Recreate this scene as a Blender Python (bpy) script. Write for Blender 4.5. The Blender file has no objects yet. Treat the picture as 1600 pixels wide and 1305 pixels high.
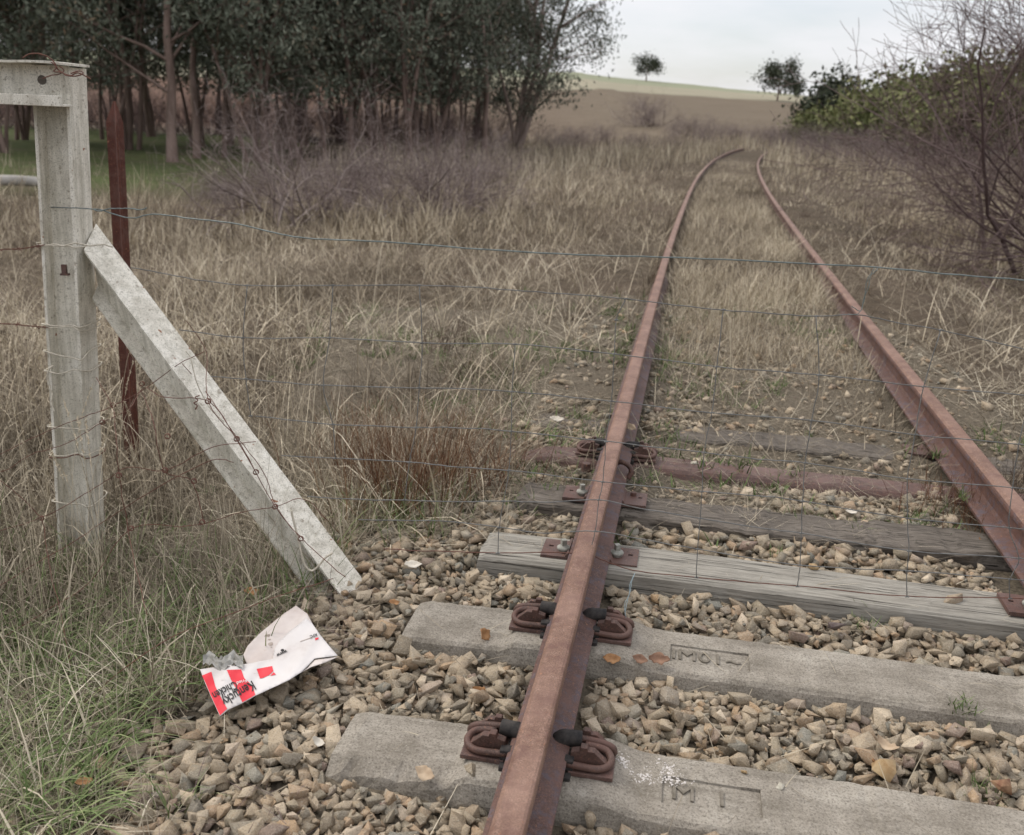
import bpy, math, random
import numpy as np
from mathutils import Vector, Matrix
from mathutils.geometry import delaunay_2d_cdt
random.seed(7)
RNG = np.random.default_rng(7)
SC = bpy.context.scene
COL = SC.collection

# ------------------------------------------------------------------ camera
FPX, PITCH, ROLL, H = 1479.3, .3116, .0434, 1.2835
cp, sp, cr, sr = math.cos(PITCH), math.sin(PITCH), math.cos(ROLL), math.sin(ROLL)
R0, U0, F0 = Vector((1, 0, 0)), Vector((0, sp, cp)), Vector((0, cp, -sp))
CX = R0 * cr + U0 * sr
CU = U0 * cr - R0 * sr
cam_d = bpy.data.cameras.new('camera')
cam = bpy.data.objects.new('camera', cam_d)
COL.objects.link(cam)
m = Matrix((CX, CU, -F0)).transposed().to_4x4()
m.translation = (0, 0, H)
cam.matrix_world = m
cam_d.sensor_width = 36
cam_d.sensor_fit = 'HORIZONTAL'
cam_d.lens = FPX / 1600 * 36
cam_d.clip_start = .05
cam_d.clip_end = 5000
cam_d.dof.use_dof = True
cam_d.dof.focus_distance = 2.75
cam_d.dof.aperture_fstop = 4.2
SC.camera = cam

# ------------------------------------------------------------------ sky and sun
world = bpy.data.worlds.new('World')
SC.world = world
world.use_nodes = True
nt = world.node_tree
nt.nodes.clear()
out = nt.nodes.new('ShaderNodeOutputWorld')
bg = nt.nodes.new('ShaderNodeBackground')
sky = nt.nodes.new('ShaderNodeTexSky')
sky.sky_type = 'NISHITA'
sky.sun_disc = False
SUN_EL, SUN_ROT = math.radians(48), math.radians(-60)
sky.sun_elevation = SUN_EL
sky.sun_rotation = SUN_ROT
sky.dust_density = 2.0
geo = nt.nodes.new('ShaderNodeTexCoord')
sep = nt.nodes.new('ShaderNodeSeparateXYZ')
nt.links.new(geo.outputs['Generated'], sep.inputs[0])
den = nt.nodes.new('ShaderNodeMath'); den.operation = 'ADD'; den.inputs[1].default_value = .16
nt.links.new(sep.outputs['Z'], den.inputs[0])
den2 = nt.nodes.new('ShaderNodeMath'); den2.operation = 'MAXIMUM'; den2.inputs[1].default_value = .03
nt.links.new(den.outputs[0], den2.inputs[0])
dx = nt.nodes.new('ShaderNodeMath'); dx.operation = 'DIVIDE'
dy = nt.nodes.new('ShaderNodeMath'); dy.operation = 'DIVIDE'
nt.links.new(sep.outputs['X'], dx.inputs[0]); nt.links.new(den2.outputs[0], dx.inputs[1])
nt.links.new(sep.outputs['Y'], dy.inputs[0]); nt.links.new(den2.outputs[0], dy.inputs[1])
cmb = nt.nodes.new('ShaderNodeCombineXYZ')
nt.links.new(dx.outputs[0], cmb.inputs[0]); nt.links.new(dy.outputs[0], cmb.inputs[1])
cn = nt.nodes.new('ShaderNodeTexNoise')
cn.inputs['Scale'].default_value = .8
cn.inputs['Detail'].default_value = 6
cn.inputs['Roughness'].default_value = .55
nt.links.new(cmb.outputs[0], cn.inputs['Vector'])
crp = nt.nodes.new('ShaderNodeValToRGB')
crp.color_ramp.elements[0].position = .30
crp.color_ramp.elements[0].color = (.42, .42, .42, 1)
crp.color_ramp.elements[1].position = .62
crp.color_ramp.elements[1].color = (.97, .97, .97, 1)
nt.links.new(cn.outputs['Fac'], crp.inputs[0])
cloud = nt.nodes.new('ShaderNodeMapRange')          # overcast: brighter towards the zenith
cloud.inputs['From Min'].default_value = .10
cloud.inputs['From Max'].default_value = .95
cloud.inputs['To Min'].default_value = .92
cloud.inputs['To Max'].default_value = 1.6
nt.links.new(sep.outputs['Z'], cloud.inputs['Value'])
ccol = nt.nodes.new('ShaderNodeVectorMath'); ccol.operation = 'SCALE'
ccol.inputs[0].default_value = (6.35, 6.32, 6.55)
nt.links.new(cloud.outputs[0], ccol.inputs['Scale'])
mix = nt.nodes.new('ShaderNodeMix'); mix.data_type = 'RGBA'
nt.links.new(crp.outputs[0], mix.inputs['Factor'])
nt.links.new(sky.outputs[0], mix.inputs['A'])
nt.links.new(ccol.outputs[0], mix.inputs['B'])
nt.links.new(mix.outputs['Result'], bg.inputs['Color'])
bg.inputs['Strength'].default_value = .12
nt.links.new(bg.outputs[0], out.inputs[0])
sun_d = bpy.data.lights.new('sun', 'SUN')
sun_d.energy = 1.5
sun_d.angle = math.radians(25)
sun_d.color = (1, .93, .83)
sun = bpy.data.objects.new('sun', sun_d)
COL.objects.link(sun)
sd = Vector((math.sin(SUN_ROT) * math.cos(SUN_EL), math.cos(SUN_ROT) * math.cos(SUN_EL), math.sin(SUN_EL)))
sun.rotation_euler = (-sd).to_track_quat('-Z', 'Y').to_euler()
SC.view_settings.view_transform = 'Standard'
SC.view_settings.look = 'None'
SC.view_settings.gamma = 1
SC.view_settings.use_curve_mapping = False
SC.view_settings.exposure = .42
SC.render.engine = 'CYCLES'
SC.cycles.max_bounces = 5
SC.cycles.diffuse_bounces = 3
SC.cycles.use_denoising = True

# ------------------------------------------------------------------ geometry of the place
def ray(px, py):
    a, b = px - 800, py - 652.5
    u = a * cr + b * sr
    v = -a * sr + b * cr
    return np.array([u, FPX * cp - v * sp, -(FPX * sp + v * cp)])
def at_z(px, py, z):
    d = ray(px, py); t = (z - H) / d[2]
    return d * t + np.array([0, 0, H])
def at_y(px, py, Y):
    d = ray(px, py); t = Y / d[1]
    return d * t + np.array([0, 0, H])
def at_surf(px, py, fn):
    z = -.25
    for _ in range(14):
        p = at_z(px, py, z); z = .5 * z + .5 * float(fn(p[0], p[1]))
    return at_z(px, py, z)

LY = np.array([1.443, 2.141, 3.638, 6.949, 9.297, 13.202, 19.147, 29.022, 37.454, 45.751, 52.54])
LX = np.array([.024, .141, .404, .999, 1.428, 2.17, 3.332, 5.411, 7.432, 9.702, 11.768])
CF = np.polyfit(LY, LX, 4)
DCF = np.polyder(CF)
def lx(y):
    y = np.asarray(y, float)
    y0, y1 = 1.6, 56.
    yc = np.clip(y, y0, y1)
    return np.polyval(CF, yc) + np.polyval(DCF, yc) * (y - yc)
def lhead(y):
    return math.atan(float(np.polyval(DCF, min(max(y, 1.6), 56.))))
HEAD0 = lhead(2.5)
GA = 1.505
def xc(y):
    return lx(y) + .765

_L = {}
def vnoise(x, y, s, seed=0):
    if seed not in _L:
        _L[seed] = np.random.default_rng(100 + seed).random((64, 64))
    g = _L[seed]
    x = np.asarray(x, float) / s + 1000.3; y = np.asarray(y, float) / s + 1000.7
    xi = np.floor(x).astype(int); yi = np.floor(y).astype(int)
    fx = x - xi; fy = y - yi
    fx = fx * fx * (3 - 2 * fx); fy = fy * fy * (3 - 2 * fy)
    a = g[xi % 64, yi % 64]; b = g[(xi + 1) % 64, yi % 64]; c = g[xi % 64, (yi + 1) % 64]; d = g[(xi + 1) % 64, (yi + 1) % 64]
    return (a * (1 - fx) + b * fx) * (1 - fy) + (c * (1 - fx) + d * fx) * fy
def fbm(x, y, s, seed=0):
    return .55 * vnoise(x, y, s, seed) + .3 * vnoise(x, y, s / 2.1, seed + 1) + .15 * vnoise(x, y, s / 4.3, seed + 2)
def sstep(a, b, x):
    t = np.clip((np.asarray(x, float) - a) / (b - a), 0, 1)
    return t * t * (3 - 2 * t)
def gz(x, y):
    x = np.asarray(x, float); y = np.asarray(y, float)
    d = x - xc(np.minimum(y, 60))
    l = np.where(d < 0, 1., 0.)
    z = -.285 + .165 * sstep(4.6, 9.5, y) - (.13 + .12 * sstep(4.6, 9.5, y)) * sstep(1.35, 2.6, np.abs(d))
    z = z - l * .50 * sstep(3, 10, -d) - (1 - l) * .12 * sstep(3, 9, d)
    off = sstep(1.5, 2.4, np.abs(d))
    z = z + off * .09 * (fbm(x, y, .9, 5) - .5)
    z = z + sstep(5, 12, np.abs(d)) * .4 * (fbm(x, y, 7, 9) - .5)
    crest = np.clip(11.9 - .05 * (x - 30), 5, 13.5)
    t = np.clip((y - 85) / 215., 0, 1)
    z = z + (crest + .9) * (t ** 1.05) * sstep(0, .06, t) - .0
    z = z + np.where(y > 300, -(y - 300) * .004, 0)
    return z

# ------------------------------------------------------------------ mesh helpers
def mesh_np(name, V, F, tone=None, smooth=False):
    V = np.ascontiguousarray(V, dtype=np.float32); F = np.ascontiguousarray(F, dtype=np.int32)
    me = bpy.data.meshes.new(name)
    n, k = F.shape
    me.vertices.add(len(V)); me.vertices.foreach_set('co', V.ravel())
    me.loops.add(n * k); me.loops.foreach_set('vertex_index', F.ravel())
    me.polygons.add(n)
    me.polygons.foreach_set('loop_start', np.arange(0, n * k, k, dtype=np.int32))
    me.polygons.foreach_set('loop_total', np.full(n, k, dtype=np.int32))
    if smooth:
        me.polygons.foreach_set('use_smooth', np.ones(n, dtype=bool))
    if tone is not None:
        a = me.attributes.new('tone', 'FLOAT', 'POINT')
        a.data.foreach_set('value', np.ascontiguousarray(tone, dtype=np.float32))
    me.update(calc_edges=True)
    return me
def meta(o, label=None, cat=None, group=None, kind=None):
    if label: o['label'] = label
    if cat: o['category'] = cat
    if group: o['group'] = group
    if kind: o['kind'] = kind
    return o
def link(name, me, mat=None, parent=None, loc=None, rot=None):
    o = bpy.data.objects.new(name, me)
    COL.objects.link(o)
    if mat is not None and len(me.materials) == 0:
        me.materials.append(mat)
    if parent is not None:
        o.parent = parent
    if loc is not None: o.location = loc
    if rot is not None: o.rotation_euler = rot
    return o
def thing(name, loc, label, cat, group=None, rot=None):
    o = bpy.data.objects.new(name, None)
    o.empty_display_size = .1
    COL.objects.link(o)
    o.location = loc
    if rot is not None: o.rotation_euler = rot
    return meta(o, label, cat, group)
class MB:
    def __init__(s): s.v = []; s.f = []; s.n = 0
    def add(s, V, F):
        V = [tuple(map(float, p)) for p in V]
        s.v += V; s.f += [tuple(int(i) + s.n for i in f) for f in F]; s.n += len(V)
    def box(s, c, d, M=None, taper=1.0):
        x, y, z = [k / 2 for k in d]
        V = [Vector((sx * x * (taper if sz > 0 else 1), sy * y * (taper if sz > 0 else 1), sz * z)) for sx in (-1, 1) for sy in (-1, 1) for sz in (-1, 1)]
        if M is not None: V = [M @ p for p in V]
        V = [p + Vector(c) for p in V]
        s.add(V, [(0, 1, 3, 2), (4, 6, 7, 5), (0, 4, 5, 1), (2, 3, 7, 6), (0, 2, 6, 4), (1, 5, 7, 3)])
    def tube(s, P, r, sides=6, cap=True):
        P = np.asarray(P, float); K = len(P)
        R = np.full(K, r) if np.isscalar(r) else np.asarray(r, float)
        T = np.gradient(P, axis=0); T /= np.linalg.norm(T, axis=1, keepdims=True) + 1e-9
        ref = np.array([0, 0, 1.]) if abs(T[0][2]) < .9 else np.array([1., 0, 0])
        A = np.cross(T[0], ref); A /= np.linalg.norm(A)
        V = []
        for i in range(K):
            A = A - T[i] * A.dot(T[i]); A /= np.linalg.norm(A) + 1e-9
            B = np.cross(T[i], A)
            for j in range(sides):
                a = 2 * math.pi * j / sides
                V.append(P[i] + R[i] * (math.cos(a) * A + math.sin(a) * B))
        F = []
        for i in range(K - 1):
            for j in range(sides):
                F.append((i * sides + j, i * sides + (j + 1) % sides, (i + 1) * sides + (j + 1) % sides, (i + 1) * sides + j))
        if cap:
            F.append(tuple(reversed(range(sides)))); F.append(tuple((K - 1) * sides + j for j in range(sides)))
        s.add(V, F)
    def prism(s, poly, a, b, M=None):
        """poly in (u, v); extruded from a to b on the third axis"""
        n = len(poly)
        V = [Vector((p[0], p[1], a)) for p in poly] + [Vector((p[0], p[1], b)) for p in poly]
        if M is not None: V = [M @ p for p in V]
        F = [tuple(reversed(range(n))), tuple(range(n, 2 * n))] + [(i, (i + 1) % n, n + (i + 1) % n, n + i) for i in range(n)]
        s.add(V, F)
    def mesh(s, name, smooth=False, bevel=0):
        me = bpy.data.meshes.new(name)
        me.from_pydata(s.v, [], s.f)
        if smooth:
            for p in me.polygons: p.use_smooth = True
        me.update()
        return me
    def build(s, name, mat, parent=None, smooth=False, bevel=0, loc=None, rot=None):
        o = link(name, s.mesh(name, smooth), mat, parent, loc, rot)
        if bevel:
            b = o.modifiers.new('bevel', 'BEVEL'); b.width = bevel; b.segments = 2; b.limit_method = 'ANGLE'; b.angle_limit = math.radians(35)
        return o
def smooth_line(P, n):
    """Catmull-Rom resample of a list of points"""
    P = np.asarray(P, float)
    Q = np.vstack([2 * P[0] - P[1], P, 2 * P[-1] - P[-2]])
    outp = []
    for i in range(len(P) - 1):
        p0, p1, p2, p3 = Q[i:i + 4]
        for t in np.linspace(0, 1, n, endpoint=False):
            outp.append(.5 * (2 * p1 + (p2 - p0) * t + (2 * p0 - 5 * p1 + 4 * p2 - p3) * t * t + (3 * p1 - p0 - 3 * p2 + p3) * t ** 3))
    outp.append(P[-1])
    return np.array(outp)
def tube_batch(P, R, S=3):
    N, K, _ = P.shape
    T = np.gradient(P, axis=1); T /= np.linalg.norm(T, axis=2, keepdims=True) + 1e-9
    ref = np.where(np.abs(T[..., 2:3]) < .9, np.array([0, 0, 1.]), np.array([1., 0, 0]))
    A = np.cross(T, ref); A /= np.linalg.norm(A, axis=2, keepdims=True) + 1e-9
    B = np.cross(T, A)
    a = 2 * np.pi * np.arange(S) / S
    V = P[:, :, None] + R[:, :, None, None] * (np.cos(a)[:, None] * A[:, :, None] + np.sin(a)[:, None] * B[:, :, None])
    V = V.reshape(-1, 3)
    n, k, j = np.meshgrid(np.arange(N), np.arange(K - 1), np.arange(S), indexing='ij')
    b = n * K * S + k * S
    F = np.stack([b + j, b + (j + 1) % S, b + S + (j + 1) % S, b + S + j], -1).reshape(-1, 4)
    return V, F
def join(parts):
    Vs, Fs, n = [], [], 0
    for V, F in parts:
        Vs.append(V); Fs.append(F + n); n += len(V)
    return np.vstack(Vs), np.vstack(Fs)
def unit(v): return v / (np.linalg.norm(v, axis=-1, keepdims=True) + 1e-9)
def spawn(P, R, n, length, spread, rng, up=0., wiggle=.1, K=5, tmin=.2, tmax=1., rfac=.6, rend=.25, lvar=.4):
    N, KK, _ = P.shape
    idx = np.repeat(np.arange(N), n); M = len(idx)
    t = (tmin + (tmax - tmin) * rng.random(M)) * (KK - 1)
    i = np.clip(t.astype(int), 0, KK - 2); f = (t - i)[:, None]
    base = P[idx, i] * (1 - f) + P[idx, i + 1] * f
    tan = unit(P[idx, i + 1] - P[idx, i])
    r0 = (R[idx, i] * (1 - f[:, 0]) + R[idx, i + 1] * f[:, 0]) * rfac
    q = unit(np.cross(tan, rng.normal(size=(M, 3))))
    an = spread * (.6 + .8 * rng.random(M))[:, None]
    d = unit(tan * np.cos(an) + q * np.sin(an))
    L = length * (1 - lvar + 2 * lvar * rng.random(M)) * (1.15 - .5 * t / (KK - 1))
    pts = [base]
    for k in range(1, K):
        d = unit(d + rng.normal(size=(M, 3)) * wiggle + np.array([0, 0, up]))
        pts.append(pts[-1] + d * (L / (K - 1))[:, None])
    P2 = np.stack(pts, 1)
    R2 = r0[:, None] * np.linspace(1, rend, K)[None]
    return P2, R2
def blades(pos, h, w, lean, curl, az, K, tone, twist=None):
    """grass blades: ribbon per blade, bent in its own vertical plane"""
    N = len(h)
    t = np.linspace(0, 1, K + 1)
    th = lean[:, None] + curl[:, None] * t[None] ** 1.3
    seg = (h / K)[:, None]
    rad = np.concatenate([np.zeros((N, 1)), np.cumsum(np.sin(th[:, :-1]) * seg, 1)], 1)
    zz = np.concatenate([np.zeros((N, 1)), np.cumsum(np.cos(th[:, :-1]) * seg, 1)], 1)
    zz = np.maximum(zz, -.01 + 0 * zz)
    X = pos[:, 0:1] + np.cos(az)[:, None] * rad
    Y = pos[:, 1:2] + np.sin(az)[:, None] * rad
    Z = pos[:, 2:3] + zz
    if twist is None: twist = RNG.random(N) * math.pi
    sx = np.cos(az + math.pi / 2 + (twist - math.pi / 2) * .8)[:, None]; sy = np.sin(az + math.pi / 2 + (twist - math.pi / 2) * .8)[:, None]
    ww = w[:, None] * (1 - .85 * t[None] ** 2) / 2
    A = np.stack([X - sx * ww, Y - sy * ww, Z], -1)
    B = np.stack([X + sx * ww, Y + sy * ww, Z], -1)
    V = np.stack([A, B], 2).reshape(-1, 3)
    n, k = np.meshgrid(np.arange(N), np.arange(K), indexing='ij')
    b = (n * (K + 1) + k) * 2
    F = np.stack([b, b + 1, b + 3, b + 2], -1).reshape(-1, 4)
    return V, F, np.repeat(tone, (K + 1) * 2)
def quads(C, U, W, tone):
    V = np.stack([C - U, C + W * .9, C + U, C - W * .9], 1).reshape(-1, 3)
    F = np.arange(len(C) * 4).reshape(-1, 4)
    return V, F, np.repeat(tone, 4)

# ------------------------------------------------------------------ materials
def new_mat(name):
    m = bpy.data.materials.new(name); m.use_nodes = True
    n = m.node_tree; b = n.nodes['Principled BSDF']
    return m, n, b
def ramp(n, fac, stops):
    r = n.nodes.new('ShaderNodeValToRGB')
    e = r.color_ramp.elements
    while len(e) < len(stops): e.new(.5)
    for k, (p, c) in enumerate(stops):
        e[k].position = p; e[k].color = (*c, 1)
    n.links.new(fac, r.inputs[0])
    return r.outputs[0]
def noise(n, vec, scale, detail=4, rough=.6):
    t = n.nodes.new('ShaderNodeTexNoise')
    t.inputs['Scale'].default_value = scale; t.inputs['Detail'].default_value = detail; t.inputs['Roughness'].default_value = rough
    if vec is not None: n.links.new(vec, t.inputs['Vector'])
    return t.outputs['Fac']
def mixc(n, fac, a, b, mode='MIX'):
    x = n.nodes.new('ShaderNodeMix'); x.data_type = 'RGBA'; x.blend_type = mode
    for s, v in (('Factor', fac), ('A', a), ('B', b)):
        if isinstance(v, (float, int)): x.inputs[s].default_value = v
        elif isinstance(v, tuple): x.inputs[s].default_value = (*v, 1)
        else: n.links.new(v, x.inputs[s])
    return x.outputs['Result']
def mathn(n, op, a, b=0.):
    x = n.nodes.new('ShaderNodeMath'); x.operation = op
    for i, v in enumerate((a, b)):
        if isinstance(v, (float, int)): x.inputs[i].default_value = v
        else: n.links.new(v, x.inputs[i])
    return x.outputs[0]
def maprange(n, v, a, b, c, d):
    x = n.nodes.new('ShaderNodeMapRange')
    n.links.new(v, x.inputs['Value'])
    for k, q in zip(('From Min', 'From Max', 'To Min', 'To Max'), (a, b, c, d)): x.inputs[k].default_value = q
    return x.outputs[0]
def coord(n, scale=None):
    t = n.nodes.new('ShaderNodeTexCoord')
    if scale is None: return t.outputs['Object']
    mp = n.nodes.new('ShaderNodeMapping'); mp.inputs['Scale'].default_value = scale
    n.links.new(t.outputs['Object'], mp.inputs['Vector'])
    return mp.outputs[0]
def bump(n, b, hgt, strength=.5, dist=.01):
    x = n.nodes.new('ShaderNodeBump'); x.inputs['Strength'].default_value = strength; x.inputs['Distance'].default_value = dist
    n.links.new(hgt, x.inputs['Height']); n.links.new(x.outputs[0], b.inputs['Normal'])
def attr(n, name='tone'):
    a = n.nodes.new('ShaderNodeAttribute'); a.attribute_name = name
    return a.outputs['Fac']
def objrand(n):
    return n.nodes.new('ShaderNodeObjectInfo').outputs['Random']

def mat_tone(name, stops, rough=.85, spec=.15, transl=0):
    m, n, b = new_mat(name)
    c = ramp(n, attr(n), stops)
    n.links.new(c, b.inputs['Base Color'])
    b.inputs['Roughness'].default_value = rough
    b.inputs['Specular IOR Level'].default_value = spec
    return m
def mat_simple(name, c1, c2, scale, rough=.8, bmp=.3, bd=.005, detail=6, spec=.3, sc=None, stops=None):
    m, n, b = new_mat(name)
    v = coord(n, sc)
    f = noise(n, v, scale, detail)
    n.links.new(ramp(n, f, stops or [(.35, c1), (.65, c2)]), b.inputs['Base Color'])
    b.inputs['Roughness'].default_value = rough
    b.inputs['Specular IOR Level'].default_value = spec
    if bmp: bump(n, b, noise(n, v, scale * 2.5, 4), bmp, bd)
    return m

def mat_rail(name, base, light, dark, blue=0.):
    m, n, b = new_mat(name)
    v = coord(n)
    big = noise(n, v, 5, 5, .6); fine = noise(n, v, 260, 3, .7); mid = noise(n, v, 45, 5, .7)
    c = ramp(n, mid, [(.3, dark), (.52, base), (.72, light)])
    c = mixc(n, maprange(n, fine, .42, .58, .9, 0.), c, tuple(k * .45 for k in base))
    sp_ = maprange(n, noise(n, v, 120, 2, .5), .66, .72, 0, .8)
    c = mixc(n, sp_, c, (.36, .17, .085))
    c = mixc(n, maprange(n, noise(n, coord(n, (3, 3, 3)), 5, 6, .7), .48, .60, 0., .65), c, (.12, .060, .046))
    c = mixc(n, maprange(n, big, .45, .7, 0, .5), c, light)
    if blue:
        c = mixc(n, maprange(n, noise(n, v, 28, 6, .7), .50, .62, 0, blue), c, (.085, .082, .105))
    n.links.new(c, b.inputs['Base Color'])
    b.inputs['Roughness'].default_value = .62
    b.inputs['Specular IOR Level'].default_value = .35
    bump(n, b, mathn(n, 'ADD', fine, mid), .3, .0015)
    return m
M = {}
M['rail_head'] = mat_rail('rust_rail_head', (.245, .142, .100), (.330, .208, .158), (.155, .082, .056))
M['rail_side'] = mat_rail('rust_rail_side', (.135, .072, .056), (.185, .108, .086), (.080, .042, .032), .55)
M['rust'] = mat_rail('rust_fitting', (.110, .064, .050), (.16, .098, .078), (.065, .036, .027))
M['rust_plate'] = mat_rail('rust_plate', (.135, .082, .068), (.195, .128, .108), (.085, .048, .040))
M['picket'] = mat_rail('rust_picket', (.115, .036, .022), (.15, .05, .032), (.07, .024, .016))
M['rust_wire'] = mat_simple('rusty_wire', (.10, .045, .035), (.17, .08, .055), 60, .8, 0)
M['wire'] = mat_simple('galvanised_wire', (.10, .10, .095), (.19, .19, .18), 40, .55, 0)
M['wire_green'] = mat_simple('plain_wire', (.11, .135, .13), (.19, .225, .215), 40, .5, 0)
M['twine'] = mat_simple('twine', (.42, .38, .30), (.62, .57, .47), 90, .9, .5, .002)
M['string'] = mat_simple('blue_string', (.28, .38, .42), (.48, .58, .60), 200, .8, 0)
M['rubber'] = mat_simple('black_rubber', (.014, .013, .013), (.05, .043, .038), 60, .8, .4, .002, spec=.4)
M['zinc'] = mat_simple('zinc_screw', (.20, .20, .17), (.34, .33, .29), 70, .5, .3, .001)

def mat_paint():
    m, n, b = new_mat('white_steel_paint')
    v = coord(n)
    g = noise(n, v, 9, 6, .65); f = noise(n, v, 230, 3, .7); s = noise(n, coord(n, (14, 14, 1.2)), 3, 5, .65)
    c = ramp(n, g, [(.3, (.55, .51, .43)), (.5, (.72, .68, .585)), (.7, (.80, .765, .68))])
    c = mixc(n, maprange(n, s, .45, .66, 0, .6), c, (.35, .325, .25))
    c = mixc(n, maprange(n, f, .53, .64, 0, .65), c, (.22, .205, .16))
    c = mixc(n, maprange(n, noise(n, v, 55, 4, .7), .59, .66, 0, .8), c, (.27, .235, .18))
    rs = noise(n, v, 34, 2, .5)
    c = mixc(n, maprange(n, rs, .73, .76, 0, .9), c, (.23, .085, .03))
    n.links.new(c, b.inputs['Base Color'])
    b.inputs['Roughness'].default_value = .6
    b.inputs['Specular IOR Level'].default_value = .3
    bump(n, b, mathn(n, 'ADD', f, mathn(n, 'MULTIPLY', noise(n, v, 55, 4), 2.)), .3, .002)
    return m
M['paint'] = mat_paint()

def mat_concrete():
    m, n, b = new_mat('weathered_concrete')
    v = coord(n)
    g = noise(n, v, 6, 8, .7); f = noise(n, v, 180, 4, .75); st = noise(n, coord(n, (1.5, 9, 9)), 3, 6, .7)
    c = ramp(n, g, [(.30, (.185, .162, .130)), (.5, (.30, .268, .222)), (.70, (.40, .365, .308))])
    c = mixc(n, maprange(n, st, .48, .66, 0, .7), c, (.165, .145, .115))
    c = mixc(n, maprange(n, f, .36, .50, .8, 0), c, (.115, .10, .08))
    c = mixc(n, maprange(n, f, .58, .68, 0, .6), c, (.46, .43, .37))
    c = mixc(n, maprange(n, noise(n, v, 75, 5, .8), .64, .70, 0, .8), c, (.07, .065, .055))
    n.links.new(c, b.inputs['Base Color'])
    b.inputs['Roughness'].default_value = .92
    b.inputs['Specular IOR Level'].default_value = .15
    bump(n, b, mathn(n, 'ADD', f, mathn(n, 'MULTIPLY', noise(n, v, 40, 5, .7), 2.)), .6, .004)
    return m
M['concrete'] = mat_concrete()
M['letter'] = mat_simple('dark_cast_concrete', (.13, .115, .09), (.22, .195, .16), 60, .95, .5, .003, spec=.1)  # cast letters coloured darker than the sleeper body
M['lichen'] = mat_simple('white_lichen', (.50, .46, .43), (.66, .62, .58), 160, .95, .6, .002)

def mat_timber(name, c0, c1, c2):
    m, n, b = new_mat(name)
    v = coord(n, (1.4, 30, 30)); v2 = coord(n)
    g = noise(n, v, 4, 8, .7)
    c = ramp(n, g, [(.3, c0), (.5, c1), (.7, c2)])
    cr_ = noise(n, coord(n, (1.0, 55, 55)), 3, 3, .5)
    c = mixc(n, maprange(n, cr_, .62, .68, 0, .9), c, (.045, .04, .033))
    c = mixc(n, maprange(n, noise(n, v2, 7, 5), .5, .75, 0, .5), c, c0)
    n.links.new(c, b.inputs['Base Color'])
    b.inputs['Roughness'].default_value = .9
    b.inputs['Specular IOR Level'].default_value = .15
    bump(n, b, mathn(n, 'SUBTRACT', g, maprange(n, cr_, .6, .68, 0, 1.5)), .9, .006)
    return m
M['timber'] = mat_timber('grey_timber', (.17, .155, .13), (.30, .28, .24), (.40, .375, .325))
M['timber_old'] = mat_timber('rotten_timber', (.07, .06, .05), (.14, .12, .10), (.22, .195, .165))

def mat_stone():
    m, n, b = new_mat('crushed_stone')
    v = coord(n)
    t = mathn(n, 'FRACT', mathn(n, 'ADD', attr(n), objrand(n)))
    c = ramp(n, t, [(0., (0.259, 0.214, 0.153)), (.08, (0.352, 0.288, 0.208)), (.17, (0.467, 0.370, 0.257)), (.27, (0.307, 0.257, 0.183)), (.36, (0.231, 0.206, 0.164)), (.44, (0.405, 0.322, 0.222)),
                    (.52, (0.532, 0.435, 0.313)), (.60, (0.273, 0.230, 0.168)), (.67, (0.436, 0.304, 0.193)), (.73, (0.333, 0.269, 0.193)), (.79, (0.630, 0.523, 0.384)), (.84, (0.246, 0.174, 0.137)), (.88, (0.375, 0.332, 0.256)),
                    (.93, (0.198, 0.193, 0.164)), (.97, (0.484, 0.332, 0.198)), (1., (0.364, 0.292, 0.203))])
    off = n.nodes.new('ShaderNodeVectorMath'); off.operation = 'ADD'
    n.links.new(v, off.inputs[0])
    cb = n.nodes.new('ShaderNodeCombineXYZ')
    for i in range(3): n.links.new(mathn(n, 'MULTIPLY', t, 37. + 11 * i), cb.inputs[i])
    n.links.new(cb.outputs[0], off.inputs[1])
    w = off.outputs[0]
    mot = noise(n, w, 42, 6, .75); f = noise(n, w, 240, 3, .7)
    c = mixc(n, maprange(n, mot, .50, .68, 0, .5), c, (.15, .128, .098))
    c = mixc(n, maprange(n, noise(n, w, 26, 4, .6), .56, .68, 0, .5), c, (.35, .26, .165))
    c = mixc(n, maprange(n, f, .54, .66, 0, .5), c, (.46, .43, .36))
    c = mixc(n, maprange(n, f, .34, .46, .5, 0), c, (.07, .065, .05))
    n.links.new(c, b.inputs['Base Color'])
    b.inputs['Roughness'].default_value = .9
    b.inputs['Specular IOR Level'].default_value = .2
    bump(n, b, mathn(n, 'ADD', mathn(n, 'MULTIPLY', mot, 1.8), f), .7, .005)
    return m
M['stone'] = mat_stone()

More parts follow.
